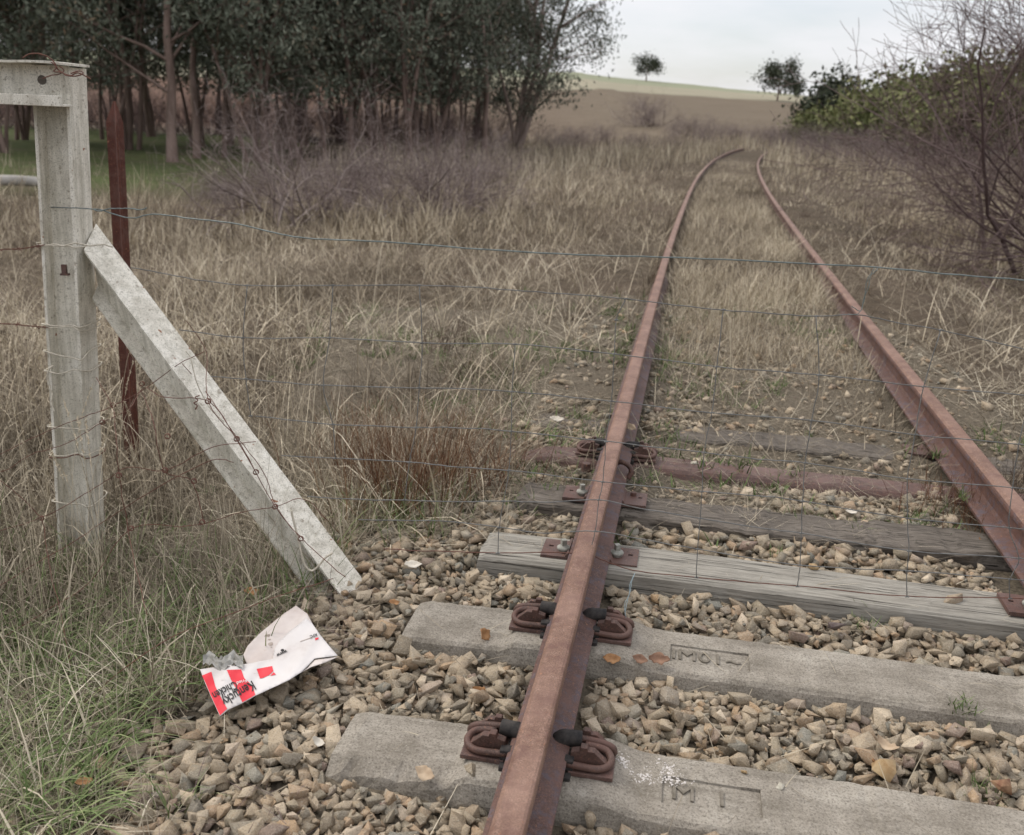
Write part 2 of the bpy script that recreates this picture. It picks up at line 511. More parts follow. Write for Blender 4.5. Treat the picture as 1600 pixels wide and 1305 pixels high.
def mat_ground():
    m, n, b = new_mat('ground_cover')
    v = coord(n)
    g = noise(n, v, .35, 6, .6); f = noise(n, v, 6, 8, .75); ff = noise(n, v, 60, 6, .75)
    c = ramp(n, f, [(.3, (.05, .038, .027)), (.5, (.115, .09, .063)), (.7, (.21, .17, .12))])
    c = mixc(n, maprange(n, ff, .4, .6, .6, 0), c, (.035, .028, .02))
    c = mixc(n, maprange(n, g, .4, .65, 0, .4), c, (.14, .105, .08))
    sx = n.nodes.new('ShaderNodeSeparateXYZ'); n.links.new(v, sx.inputs[0])
    # green paddock under the trees on the left
    gx = mathn(n, 'ADD', sx.outputs[0], mathn(n, 'MULTIPLY', sx.outputs[1], .14))
    mk = mathn(n, 'MULTIPLY', maprange(n, gx, -6.2, -3.0, 1, 0), mathn(n, 'MULTIPLY', maprange(n, sx.outputs[1], 20, 25, 0, 1), maprange(n, sx.outputs[1], 58, 66, 1, 0)))
    mk = mathn(n, 'MULTIPLY', mk, maprange(n, noise(n, v, .5, 4), .30, .48, .35, 1))
    gr = ramp(n, noise(n, v, 2.5, 6, .7), [(.3, (.060, .058, .030)), (.55, (.080, .100, .038)), (.75, (.15, .125, .075))])
    c = mixc(n, mk, c, gr)
    # ploughed hillside and pale crest paddock
    furrow = noise(n, coord(n, (.02, .55, 1)), 6, 5, .6)
    pl = ramp(n, furrow, [(.3, (.095, .074, .052)), (.7, (.195, .158, .115))])
    redl = maprange(n, sx.outputs[0], -30, 10, 1, 0)
    pl = mixc(n, mathn(n, 'MULTIPLY', redl, .7), pl, (.115, .058, .042))
    far = maprange(n, sx.outputs[1], 68, 92, 0, 1)
    c = mixc(n, far, c, pl)
    cy = mathn(n, 'ADD', sx.outputs[1], mathn(n, 'MULTIPLY', sx.outputs[0], -.22))
    crest = maprange(n, cy, 182, 190, 0, 1)
    st = mixc(n, maprange(n, noise(n, coord(n, (.02, .2, 1)), 2, 3), .4, .6, 0, 1), (.31, .28, .205), (.25, .23, .165))
    st = mixc(n, mathn(n, 'MULTIPLY', maprange(n, cy, 232, 244, 0, 1), maprange(n, sx.outputs[0], 50, 90, 1, .15)), st, (.235, .245, .165))
    c = mixc(n, crest, c, st)
    n.links.new(c, b.inputs['Base Color'])
    b.inputs['Roughness'].default_value = .97
    b.inputs['Specular IOR Level'].default_value = .08
    bump(n, b, mathn(n, 'ADD', f, ff), .8, .02)
    return m
M['ground'] = mat_ground()
M['soil'] = mat_simple('dark_grit', (.07, .058, .043), (.17, .142, .105), 70, .95, .8, .006, spec=.1)
DRY = [(0, (0.066, 0.051, 0.037)), (.25, (0.198, 0.160, 0.116)), (.5, (0.369, 0.308, 0.221)), (.75, (0.539, 0.462, 0.340)), (1, (0.770, 0.682, 0.518))]
M['dry'] = mat_tone('dry_grass', DRY)
M['dry_grey'] = mat_tone('grey_dry_grass', [(0, (0.061, 0.047, 0.034)), (.3, (0.164, 0.134, 0.096)), (.6, (0.318, 0.271, 0.198)), (.85, (0.509, 0.446, 0.335)), (1, (0.721, 0.651, 0.500))])
M['green'] = mat_tone('green_grass', [(0, (0.052, 0.077, 0.025)), (.35, (0.094, 0.139, 0.045)), (.65, (0.161, 0.210, 0.086)), (.85, (0.283, 0.309, 0.153)), (1, (0.396, 0.398, 0.216))])
M['redweed'] = mat_tone('red_weed', [(0, (0.079, 0.036, 0.021)), (.5, (0.153, 0.072, 0.040)), (.8, (0.243, 0.136, 0.076)), (1, (0.379, 0.272, 0.170))])
M['brownweed'] = mat_tone('brown_weed', [(0, (.045, .030, .022)), (.5, (.12, .085, .063)), (1, (.30, .235, .18))])
M['twig'] = mat_tone('purple_twig', [(0, (.05, .036, .033)), (.4, (.15, .112, .103)), (.8, (.31, .25, .23)), (1, (.48, .41, .38))])
M['twig_dark'] = mat_tone('dark_twig', [(0, (0.065, 0.044, 0.043)), (.5, (0.139, 0.098, 0.091)), (1, (0.244, 0.186, 0.171))])
M['gumleaf'] = mat_tone('gum_leaf', [(0, (0.058, 0.067, 0.048)), (.5, (0.113, 0.125, 0.091)), (.85, (0.186, 0.198, 0.150)), (1, (0.243, 0.160, 0.102))], .75, .15) #[(0, (0.032, 0.039, 0.025)), (.5, (0.069, 0.081, 0.053)), (.85, (0.115, 0.129, 0.090)), (1, (0.172, 0.109, 0.069))], .75, .15)
M['bushleaf'] = mat_tone('bush_leaf', [(0, (0.063, 0.075, 0.029)), (.5, (0.132, 0.144, 0.059)), (1, (0.241, 0.238, 0.108))], .75, .15)
M['pineleaf'] = mat_tone('dark_leaf', [(0, (.030, .038, .024)), (.5, (.058, .068, .044)), (1, (.11, .11, .08))], .8, .1)
M['bark'] = mat_simple('gum_bark', (.12, .082, .066), (.25, .18, .15), 3, .9, .6, .02, sc=(1, 1, .25))
M['bark_pale'] = mat_simple('pale_bark', (.16, .12, .10), (.30, .235, .20), 3, .9, .6, .02, sc=(1, 1, .25))
M['log'] = mat_simple('bleached_log', (.30, .28, .25), (.48, .45, .41), 3, .9, .5, .01)

# ------------------------------------------------------------------ ground sheet
def axis(lo, hi, fine_lo, fine_hi, step, g=1.12):
    a = list(np.arange(fine_lo, fine_hi + 1e-6, step))
    s = step; v = fine_hi
    while v < hi: s *= g; v += s; a.append(min(v, hi))
    s = step; v = fine_lo
    while v > lo: s *= g; v -= s; a.insert(0, max(v, lo))
    return np.unique(np.array(a))
gxs = axis(-900, 1100, -6, 7, .14, 1.07); gys = axis(-60, 1600, 0, 13, .14, 1.045)
GX, GY = np.meshgrid(gxs, gys, indexing='ij')
V = np.stack([GX, GY, gz(GX, GY)], -1).reshape(-1, 3)
i, j = np.meshgrid(np.arange(len(gxs) - 1), np.arange(len(gys) - 1), indexing='ij')
a = i * len(gys) + j
F = np.stack([a, a + len(gys), a + len(gys) + 1, a + 1], -1).reshape(-1, 4)
ground = meta(link('ground', mesh_np('ground', V, F, smooth=True), M['ground']), kind='structure')

# ------------------------------------------------------------------ rails
HP = [(-.069, -.150), (.069, -.150), (.0695, -.139), (.058, -.133), (.016, -.121), (.0085, -.108), (.0080, -.052), (.012, -.044), (.0335, -.036), (.0355, -.030),
      (.0350, -.011), (.0325, -.004), (.0265, -.0008), (.012, 0.0), (-.013, -.0002), (-.0225, -.0022), (-.0315, -.0105), (-.0352, -.019), (-.0355, -.030), (-.0335, -.036),
      (-.012, -.044), (-.0080, -.052), (-.0085, -.108), (-.016, -.121), (-.058, -.133), (-.0695, -.139)]
NH = len(HP)
def sweep_rail(name, off, label, y0=-2.5, y1=64):
    ys = np.concatenate([np.arange(y0, 8, .25), np.arange(8, y1, .7)])
    V = []; F = []
    for y in ys:
        x = float(lx(y)); a = math.atan(float(np.polyval(DCF, min(max(y, 1.6), 56.)))); 
        px, py = x + off * math.cos(a), y - off * math.sin(a)
        w = .003 * math.sin(y * .5 + off)
        drop = -.35 * float(sstep(50, 64, y))
        for (u, v) in HP:
            V.append((px + (u + w) * math.cos(a), py - (u + w) * math.sin(a), v + drop))
    for i in range(len(ys) - 1):
        for j in range(NH):
            F.append((i * NH + j, i * NH + (j + 1) % NH, (i + 1) * NH + (j + 1) % NH, (i + 1) * NH + j))
    F.append(tuple(reversed(range(NH)))); F.append(tuple((len(ys) - 1) * NH + j for j in range(NH)))
    F = [tuple(reversed(f)) for f in F]
    me = bpy.data.meshes.new(name); me.from_pydata(V, [], F)
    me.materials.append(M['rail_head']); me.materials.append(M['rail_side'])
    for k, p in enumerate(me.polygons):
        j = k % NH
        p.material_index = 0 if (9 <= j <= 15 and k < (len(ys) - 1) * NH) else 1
        p.use_smooth = False
    me.update()
    o = link(name, me)
    return meta(o, label, 'rail', 'running rails of the disused track')
sweep_rail('rail', 0, 'rusty steel rail running up the middle of the photo past the wrapper, the nearer one')
sweep_rail('rail', GA, 'rusty steel rail on the right side, entering the photo at the right edge')

def on_track(lat, s):
    """point at sleeper coordinate: lat from the left rail, s = forward distance of the left rail point"""
    a = lhead(s)
    return Vector((float(lx(s)) + lat * math.cos(a), s - lat * math.sin(a), 0)), -a

# ------------------------------------------------------------------ sleepers
LATC = .7525
def conc_top(u):
    """height of the top along the sleeper, u from the centre, metres"""
    a = abs(u)
    z = -.197 + .0 * a
    seat = .023 * float(sstep(.50, .60, a) - sstep(.90, .955, a))
    end = -.006 * float(sstep(1.0, 1.2, a))
    mid = .004 * float(1 - sstep(.0, .4, a))
    return z + seat + end + mid
def concrete_sleeper(s, lab, worn, seed):
    rg = np.random.default_rng(seed)
    p, ra = on_track(LATC, s)
    t = thing('concrete_sleeper', p, lab, 'sleeper', 'concrete sleepers under the rails', (0, 0, ra))
    us = np.concatenate([np.linspace(-1.25, 1.25, 126)])
    V = []; F = []
    HT = .108; HB = .138
    prof_n = 10
    for u in us:
        zt = conc_top(u); e = max(0, abs(u) - 1.215) / .035
        sh = e * .012
        jj = rg.normal(size=prof_n) * .0009
        pts = [(-HB, -.38), (-HB + .004, zt - .06), (-HT - .012, zt - .014 - sh), (-HT - .002, zt - .004 - sh), (-HT * .6, zt - sh), (HT * .6, zt - sh), (HT + .002, zt - .004 - sh), (HT + .012, zt - .014 - sh), (HB - .004, zt - .06), (HB, -.38)]
        chip = 0
        if seed == 1 and u < -.90:      # broken, spalled front corner of the near sleeper
            chip = .022 * float(sstep(-.92, -1.05, u)) * (.6 + .8 * rg.random())
        for k, (v, z) in enumerate(pts):
            zz = z + jj[k]
            if chip and k in (1, 2, 3): zz -= chip * (1.2 if k < 3 else .8) + rg.random() * .006
            uu = u
            V.append((uu, v, zz))
    n = prof_n
    for i in range(len(us) - 1):
        for j in range(n - 1):
            F.append((i * n + j, (i + 1) * n + j, (i + 1) * n + j + 1, i * n + j + 1))
    F.append(tuple(range(n))); F.append(tuple(reversed([(len(us) - 1) * n + j for j in range(n)])))
    # the body's recess for the cast panel: boolean cut
    me = bpy.data.meshes.new('concrete_body'); me.from_pydata(V, [], F); me.update()
    for q in me.polygons: q.use_smooth = False
    body = link('concrete_body', me, M['concrete'], t)
    pc, pw, pd = -.345 + .0, .225, .096        # panel centre along the sleeper, length, width
    cb = MB(); cb.box((pc, -.018, conc_top(pc) + .02 - .006), (pw, pd, .04), taper=1.02)
    cut = link('panel_cut', cb.mesh('panel_cut'))
    bo = body.modifiers.new('cut', 'BOOLEAN'); bo.object = cut; bo.operation = 'DIFFERENCE'; bo.solver = 'EXACT'
    cut.parent = t
    dg = bpy.context.evaluated_depsgraph_get(); dg.update()
    nm = bpy.data.meshes.new_from_object(body.evaluated_get(dg))
    body.modifiers.clear(); body.data = nm
    if not nm.materials: nm.materials.append(M['concrete'])
    bpy.data.objects.remove(cut)
    # cast letters standing in the panel
    for q, ch in enumerate(worn):
        if ch == ' ': continue
        cu = bpy.data.curves.new('lettering', 'FONT'); cu.body = ch; cu.size = .076; cu.extrude = .0032
        cu.align_x = 'CENTER'; cu.align_y = 'CENTER'
        to = bpy.data.objects.new('tmp', cu); COL.objects.link(to)
        dg = bpy.context.evaluated_depsgraph_get()
        tm = bpy.data.meshes.new_from_object(to.evaluated_get(dg)); bpy.data.objects.remove(to)
        tm.materials.clear()
        link('cast_letter', tm, M['letter'], t, (pc - .012 + (-.090, -.052, -.002, .036, .080)[q], -.020, conc_top(pc) - .0045))
    return t
concrete_sleeper(1.905, 'nearest concrete sleeper, its left end chipped, pale stains beside the worn cast panel', ' M 1 ', 1)
concrete_sleeper(2.497, 'second concrete sleeper, with clear cast letters in its panel', 'IM01~', 2)
def timber_sleeper(s, lab, key, u0=-1.22, u1=1.25, zt=-.165, w=.115, seed=1, dep=.12, group='weathered timber sleepers'):
    rg = np.random.default_rng(seed)
    p, ra = on_track(LATC, s)
    us = np.linspace(u0, u1, 90)
    V = []; F = []
    n = 10
    wob = np.cumsum(rg.normal(size=(90, 2)), 0) * .0006
    for q, u in enumerate(us):
        dz = .006 * math.sin(u * 3 + seed) + (0 if key == 'timber' else .008 * rg.random())
        rag = 0 if key == 'timber' else .018 * math.sin(u * 17 + seed) * math.sin(u * 7)
        ee = max(0., (abs(u - (u0 + u1) / 2) - (u1 - u0) / 2 + .02)) * .3
        pts = [(-w, zt - dep), (-w + .002, zt - .05), (-w + .004 + wob[q, 0] + rag, zt - .012), (-w + .012 + rag, zt - .002), (-.03, zt + .0015 * rg.random()), (.03, zt - .0015 * rg.random()), (w - .012 - rag, zt - .003), (w - .004 + wob[q, 1] - rag, zt - .013), (w - .002, zt - .05), (w, zt - dep)]
        for (v, z) in pts: V.append((u + rg.normal() * (.006 if q in (0, 89) else 0), v, z + dz - ee))
    for i in range(len(us) - 1):
        for j in range(n - 1):
            F.append((i * n + j, (i + 1) * n + j, (i + 1) * n + j + 1, i * n + j + 1))
    F.append(tuple(range(n))); F.append(tuple(reversed([(len(us) - 1) * n + j for j in range(n)])))
    me = bpy.data.meshes.new('timber_sleeper'); me.from_pydata(V, [], F); me.update()
    o = link('timber_sleeper', me, M[key], None, p, (0, 0, ra))
    return meta(o, lab, 'sleeper', group)
timber_sleeper(2.985, 'pale grey timber sleeper with a square cut left end, just beyond the concrete ones', 'timber', seed=3, u0=-1.13)
timber_sleeper(3.52, 'dark decayed timber sleeper under the farther pair of base plates, half buried in straw', 'timber_old', zt=-.187, seed=5, u0=-1.1)
timber_sleeper(4.55, 'splintered grey sleeper almost buried in grass behind the first rusty steel sleeper', 'timber_old', zt=-.204, seed=8)
timber_sleeper(6.62, 'short stretch of grey timber sleeper showing among grass between the rails farther on', 'timber', u0=-.35, u1=.45, zt=-.235, seed=9)
def steel_sleeper(s, lab, zt=-.179):
    p, ra = on_track(LATC, s)
    us = np.linspace(-1.2, 1.25, 60); V = []; F = []
    for u in us:
        e = float(sstep(1.0, 1.22, abs(u)))
        pts = [(-.12, zt - .11), (-.086, zt - .02), (-.074, zt - .005), (-.06, zt), (.06, zt), (.074, zt - .005), (.086, zt - .02), (.12, zt - .11)]
        for (v, z) in pts: V.append((u, v * (1 - .12 * e), z - .05 * e * e))
    n = 8
    for i in range(len(us) - 1):
        for j in range(n - 1):
            F.append((i * n + j, (i + 1) * n + j, (i + 1) * n + j + 1, i * n + j + 1))
    me = bpy.data.meshes.new('steel_sleeper'); me.from_pydata(V, [], F); me.update()
    o = link('steel_sleeper', me, M['rust_plate'], None, p, (0, 0, ra))
    return meta(o, lab, 'sleeper', 'rusty pressed steel sleepers')
steel_sleeper(4.03, 'first rusty steel sleeper, a smooth brown trough crossing between the rails')
# second steel sleeper: only a strip shows
steel_sleeper(5.18, 'second rusty steel sleeper, only a purple brown strip of it showing among gravel and grass', -.212)

# lichen stains on the near sleeper: thin crusts
p, ra = on_track(LATC, 1.905)
lich = thing('lichen_patch', p, 'chalky white crust flecked over the near concrete sleeper beside its panel', 'lichen', rot=(0, 0, ra))
mb = MB()
for k in range(420):
    c = [(-.545, .045), (-.50, .01), (-.455, .06), (-.43, .02)][k % 4]
    u, v = c[0] + RNG.normal() * .020, c[1] + RNG.normal() * .013
    r = .0008 + .0026 * RNG.random() ** 2
    nn = 6
    z = conc_top(u) + .0004
    mb.add([(u + r * (.5 + RNG.random()) * math.cos(2 * math.pi * q / nn), v + r * (.5 + RNG.random()) * math.sin(2 * math.pi * q / nn), z) for q in range(nn)] + [(u, v, z + .0010)], [(q, (q + 1) % nn, nn) for q in range(nn)])
lo = mb.build('crust', M['lichen'], lich); lo['kind'] = 'stuff'

# ------------------------------------------------------------------ rail fastenings
def clip_parts(root, side, seed=0):
    """side=+1: fastening on the right of the rail (outwards = +x)"""
    S = side
    def X(x): return S * x
    mb = MB(); mb.box((X(.128), 0, .006), (.105, .112, .012)); mb.build('shoulder_plate', M['rust_plate'], root, bevel=.002)
    # rear and front jaws: pointed blocks
    for (yy, wd) in ((.042, .016), (-.022, .020)):
        mb = MB()
        poly = [(X(.075), .012), (X(.165), .012), (X(.163), .028), (X(.132), .056), (X(.118), .056), (X(.116), .064), (X(.100), .064), (X(.098), .054), (X(.078), .048)]
        if S < 0: poly = poly[::-1]
        Mx = Matrix(((1, 0, 0), (0, 0, -1), (0, 1, 0)))
        mb.prism(poly, -yy - wd / 2, -yy + wd / 2, Mx)
        mb.build('jaw', M['rust'], root, bevel=.0015)
    # sprung rod: front loop lying flat, rear arm passing over
    fr = [(.070, -.046, .026), (.105, -.047, .024), (.145, -.044, .022), (.166, -.030, .023), (.172, -.012, .028), (.162, .008, .034), (.140, .014, .038), (.108, .014, .040)]
    mb = MB(); mb.tube(smooth_line([(X(a), b, c) for a, b, c in fr], 4), .0088, 10); mb.build('spring_loop', M['rust'], root, smooth=True)
    rr = [(.062, .024, .050), (.090, .026, .048), (.125, .028, .044), (.155, .030, .038), (.172, .032, .028), (.176, .034, .014)]
    mb = MB(); mb.tube(smooth_line([(X(a), b, c) for a, b, c in rr], 4), .0088, 10); mb.build('spring_arm', M['rust'], root, smooth=True)
    # black insulating toes
    mb = MB(); mb.tube(smooth_line([(X(.040), .018, .030), (X(.045), .019, .038), (X(.060), .021, .045), (X(.088), .024, .045), (X(.098), .025, .045)], 4), [.013] + [.0185] + [.021] * 3 + [.0215] * 4 + [.020] * 7 + [.019], 14)
    mb.build('insulator_cap', M['rubber'], root, smooth=True)
    mb = MB(); mb.box((X(.072), -.040, .024), (.030, .026, .028)); mb.box((X(.066), -.012, .012), (.018, .05, .022)); mb.build('insulator_block', M['rubber'], root, bevel=.003)
    mb = MB(); mb.box((X(.070), -.066, .000), (.028, .022, .020)); mb.build('seat_lug', M['rubber'], root, bevel=.003)
def clip(s, side, rail_off, lab, zb):
    p, ra = on_track(rail_off, s)
    p.z = zb
    t = thing('rail_clip', p, lab, 'rail clip', 'sprung rail clips with black insulators', (0, 0, ra))
    clip_parts(t, side)
clip(1.905, -1, 0, 'rusty spring clip with black cap left of the rail on the nearest concrete sleeper', -.174)
clip(1.905, 1, 0, 'rusty looped spring clip with black cap right of the rail on the nearest concrete sleeper', -.174)
clip(2.497, -1, 0, 'rusty spring clip with black cap left of the rail on the second concrete sleeper', -.174)
clip(2.497, 1, 0, 'rusty spring clip on the second concrete sleeper, right of rail, by the blue string', -.174)
clip(4.03, -1, 0, 'dark rusty clip left of the rail on the first steel sleeper, partly in grass', -.172)
clip(4.03, 1, 0, 'dark rusty clip with torn black pad right of the rail on the first steel sleeper', -.172)
def plate(s, off, lab, zb, spikes=(1, 1)):
    p, ra = on_track(off, s); p.z = zb
    t = thing('base_plate', p, lab, 'base plate', 'rusty base plates on timber sleepers', (0, 0, ra))
    body = MB()
    # plate with real square holes: built from strips
    def strip(x0, x1, y0, y1): body.box(((x0 + x1) / 2, (y0 + y1) / 2, .007), (x1 - x0, y1 - y0, .014))
    for sx in (-1, 1):
        xs = sorted([sx * .070, sx * .165])
        hx = sx * .138; hy = .012
        strip(xs[0], hx - .008, -.066, .066)
        strip(hx + .008, xs[1], -.066, .066)
        strip(hx - .008, hx + .008, -.066, hy - .006)
        strip(hx - .008, hx + .008, hy + .006, .066)
        mb_ = MB(); mb_.prism([(sx * .070, .014), (sx * .082, .014), (sx * .076, .026), (sx * .070, .027)][::sx], -.066, .066, Matrix(((1, 0, 0), (0, 0, -1), (0, 1, 0))))
        mb_.build('rail_shoulder', M['rust_plate'], t)
    strip(-.070, .070, -.066, .066)
    body.build('plate', M['rust_plate'], t)
    for sx, on in zip((-1, 1), spikes):
        if on:
            z0 = .026
            mb = MB(); mb.tube([(sx * .092, -.012 + .006 * sx, z0 - .012), (sx * .092, -.012 + .006 * sx, z0), (sx * .092, -.012 + .006 * sx, z0 + .004), (sx * .092, -.012 + .006 * sx, z0 + .010)], [.017, .0235, .022, .012], 18)
            mb.box((sx * .092, -.012 + .006 * sx, z0 + .020), (.017, .017, .022), Matrix.Rotation(.5, 3, 'Z'))
            mb.build('screw_spike', M['zinc'], t, smooth=False)
        else:
            mb = MB(); mb.tube([(sx * .11, .03, .01), (sx * .11, .03, .028)], [.013, .011], 10); mb.build('bolt_head', M['rust'], t)
    return t
plate(2.985, 0, 'base plate with two pale screw spikes on the pale timber sleeper, middle of photo', -.168)
plate(3.52, 0, 'rusty base plate on the dark decayed sleeper with a single pale screw spike', -.174, (1, 0))
plate(2.985, GA, 'rusty base plate at the right photo edge on the pale timber sleeper', -.168, (1, 1))
plate(4.55, GA, 'rusty base plate inside the right hand rail, half hidden by a straw covered sleeper', -.19, (0, 1))
# curved rail anchor hooked to the far side of the rail between the plates
p, ra = on_track(0, 3.72); p.z = -.15
an = thing('rail_anchor', p, 'rusty hooked steel rail anchor gripping the rail foot beyond the farther base plate', 'rail anchor', rot=(0, 0, ra))
mb = MB()
mb.tube(smooth_line([(.075, -.02, .0), (.088, -.01, .03), (.072, 0, .052), (.045, .005, .062), (.02, .01, .055)], 5), .011, 8)
mb.build('hook', M['rust'], an, smooth=True)
mb = MB(); mb.tube([(-.105, .02, .0), (-.105, .02, .035)], [.022, .018], 12); mb.build('bolt_head', M['rust'], an)

# ------------------------------------------------------------------ ballast
bx0, bx1, by0, by1, res = -1.35, 2.9, .75, 8.0, .006
hm_x = np.arange(bx0, bx1, res); hm_y = np.arange(by0, by1, res)
HX, HY = np.meshgrid(hm_x, hm_y, indexing='ij')
HMP = -.29 + .0 * HX
DD = HX - xc(HY)
def tgt(x, y):
    d = x - xc(y)
    # ballast surface: full between the rails, falling away on the shoulder
    return -.204 - .085 * sstep(1.25, 1.95, np.abs(d)) + .018 * (fbm(x, y, .35, 21) - .5) + (.030 * sstep(3.15, 3.7, y) + .012 * sstep(2.55, 2.65, y) * sstep(3.3, 3.15, y)) * (np.abs(d) < 1.3) + .075 * sstep(3.9, 7.8, y) * (np.abs(d) < 1.35) + .030 * sstep(3.2, 3.8, y) * (np.exp(-((np.abs(d) - .63) / .10) ** 2))
def bedz(x, y):
    return np.maximum(gz(x, y) + .004, tgt(x, y) - .046)
HMP = bedz(HX, HY)
BLOCK = np.zeros(HX.shape, bool)
ca, sa = math.cos(HEAD0), math.sin(HEAD0)
def sleeper_mask(s, half, lat0=-1.25, lat1=1.25):
    p, ra = on_track(LATC, s)
    u = (HX - p.x) * math.cos(ra) + (HY - p.y) * math.sin(ra)
    v = -(HX - p.x) * math.sin(ra) + (HY - p.y) * math.cos(ra)
    return (np.abs(v) < half) & (u > lat0) & (u < lat1)
for s, hf, zt, l0 in ((1.905, .128, -.19, -1.25), (2.497, .128, -.19, -1.25), (2.985, .115, -.165, -1.13), (3.52, .090, -.187, -1.1), (4.03, .072, -.179, -1.2), (4.55, .08, -.204, -1.2), (5.18, .06, -.212, -1.2)):
    mk = sleeper_mask(s, hf, l0)
    if s > 3.4:
        p_, ra_ = on_track(LATC, s); ul = (HX - p_.x) * math.cos(ra_) + (HY - p_.y) * math.sin(ra_) + LATC
        mk &= {3.52: (np.abs(ul) < .30) | ((ul < .95) & (fbm(HX, HY, .30, 35) > .52)), 4.03: ((ul > .30) & (ul < 1.16)) | ((ul < -.22)), 4.55: fbm(HX, HY, .30, 45) > .66, 5.18: (ul > .62) & (ul < .98)}[s]
    BLOCK |= mk; HMP[mk] = zt
for off in (0, GA):
    mk = np.abs(HX - lx(HY) - off) < .078
    BLOCK |= mk; HMP[mk] = -.12
def rock_variants(n, bev=True):
    res_ = []
    import bmesh
    for k in range(n):
        rg = np.random.default_rng(500 + k)
        m_ = int(rg.integers(8, 13))
        pts = unit(rg.normal(size=(m_, 3))) * (.72 + .42 * rg.random((m_, 1)))
        if k % 4:      # broken blocks: jittered, sheared box corners with a chipped end
            cb_ = np.array([[a, b, c] for a in (-1, 1) for b in (-1, 1) for c in (-1, 1)], float)
            pts = cb_ * (.62 + .30 * rg.random((8, 1))) + rg.normal(size=(8, 3)) * .17
            if k % 2: pts = pts[np.arange(8) != int(rg.integers(8))]
            pts = np.vstack([pts, unit(rg.normal(size=(2, 3))) * .95])
            pts[:, 0] += .3 * rg.normal() * pts[:, 2]
            pts *= .74
        pts *= np.array([1, .62 + .3 * rg.random(), .42 + .3 * rg.random()])
        bm = bmesh.new()
        for p_ in pts: bm.verts.new(p_)
        r_ = bmesh.ops.convex_hull(bm, input=bm.verts)
        bmesh.ops.delete(bm, geom=[g for g in r_['geom_interior'] if isinstance(g, bmesh.types.BMVert)], context='VERTS')
        bmesh.ops.dissolve_limit(bm, angle_limit=.14, verts=bm.verts, edges=bm.edges)
        if bev: bmesh.ops.bevel(bm, geom=list(bm.edges), offset=.018, segments=1, profile=.6, affect='EDGES', clamp_overlap=True)
        bmesh.ops.triangulate(bm, faces=bm.faces)
        bm.verts.ensure_lookup_table()
        Vv = np.array([v.co[:] for v in bm.verts]); Vv += rg.normal(size=Vv.shape) * .006
        Ff = np.array([[v.index for v in f.verts] for f in bm.faces])
        bm.free()
        res_.append((Vv, Ff, np.abs(Vv).max(0)))
    return res_
ROCKS = rock_variants(28)
ROCKS_LO = rock_variants(28, False)
print('rock tris', np.mean([len(f) for _, f, _ in ROCKS]), np.mean([len(f) for _, f, _ in ROCKS_LO]))
placed = []
def rotm(a, b, c):
    return np.array(Matrix.Rotation(a, 3, 'Z') @ Matrix.Rotation(b, 3, 'X') @ Matrix.Rotation(c, 3, 'Y'))
def lay(x, y, size, force=False):
    k = int(RNG.integers(len(ROCKS)))
    ax = ROCKS[k][2] * size
    yaw = RNG.random() * 6.283
    R_ = rotm(yaw, RNG.normal() * .28, RNG.normal() * .28)
    rr = (ax[0] + ax[1]) / 2 * .82
    i0, i1 = int((x - rr - bx0) / res), int((x + rr - bx0) / res) + 1
    j0, j1 = int((y - rr - by0) / res), int((y + rr - by0) / res) + 1
    if i0 < 0 or j0 < 0 or i1 >= len(hm_x) or j1 >= len(hm_y): return False
    sub = HMP[i0:i1, j0:j1]
    dxx = (HX[i0:i1, j0:j1] - x); dyy = (HY[i0:i1, j0:j1] - y)
    c, s_ = math.cos(yaw), math.sin(yaw)
    uu = (dxx * c + dyy * s_) / (ax[0] * .86); vv = (-dxx * s_ + dyy * c) / (ax[1] * .86)
    q = uu * uu + vv * vv
    inn = q < 1
    if inn.sum() < 3: return False
    if not force and (BLOCK[i0:i1, j0:j1] & inn).sum() > .10 * inn.sum(): return False
    hs = sub[inn & ~BLOCK[i0:i1, j0:j1]] if not force else sub[inn]
    zb = np.percentile(hs, 62)
    cz = zb + ax[2] * (.72 if y < 3.3 else .5)
    top = cz + ax[2] * .9 * np.sqrt(np.clip(1 - q, 0, 1))
    up = inn & ~BLOCK[i0:i1, j0:j1]
    sub[up] = np.maximum(sub[up], top[up])
    placed.append((k, size, R_, np.array([x, y, cz])))
    return True
TG = tgt(HX, HY)
cnt = 0
ds = DD
for it in range(110000):
    n_try = 9
    xs = bx0 + .05 + RNG.random(n_try) * (2.72 - bx0); ys = .85 + RNG.random(n_try) ** 1.15 * (5.0 - .85)
    ii = ((xs - bx0) / res).astype(int); jj = ((ys - by0) / res).astype(int)
    ii = np.clip(ii, 0, len(hm_x) - 1); jj = np.clip(jj, 0, len(hm_y) - 1)
    dd = DD[ii, jj]
    need = TG[ii, jj] - HMP[ii, jj]
    need = np.where(BLOCK[ii, jj] | (dd < -1.98) | (dd > 1.95), -9, need)
    # straw takes over farther along the track
    need = need - .075 * sstep(3.3, 4.6, ys) * vnoise(xs, ys, .5, 31)
    b = int(np.argmax(need))
    if need[b] < .004:
        if need[b] > -.004: cnt += 1
        if cnt > 500: break
        continue
    sz = float(np.clip(RNG.lognormal(math.log(.0200), .38), .009, .046))
    lay(float(xs[b]), float(ys[b]), sz)
    if len(placed) > 17000: break
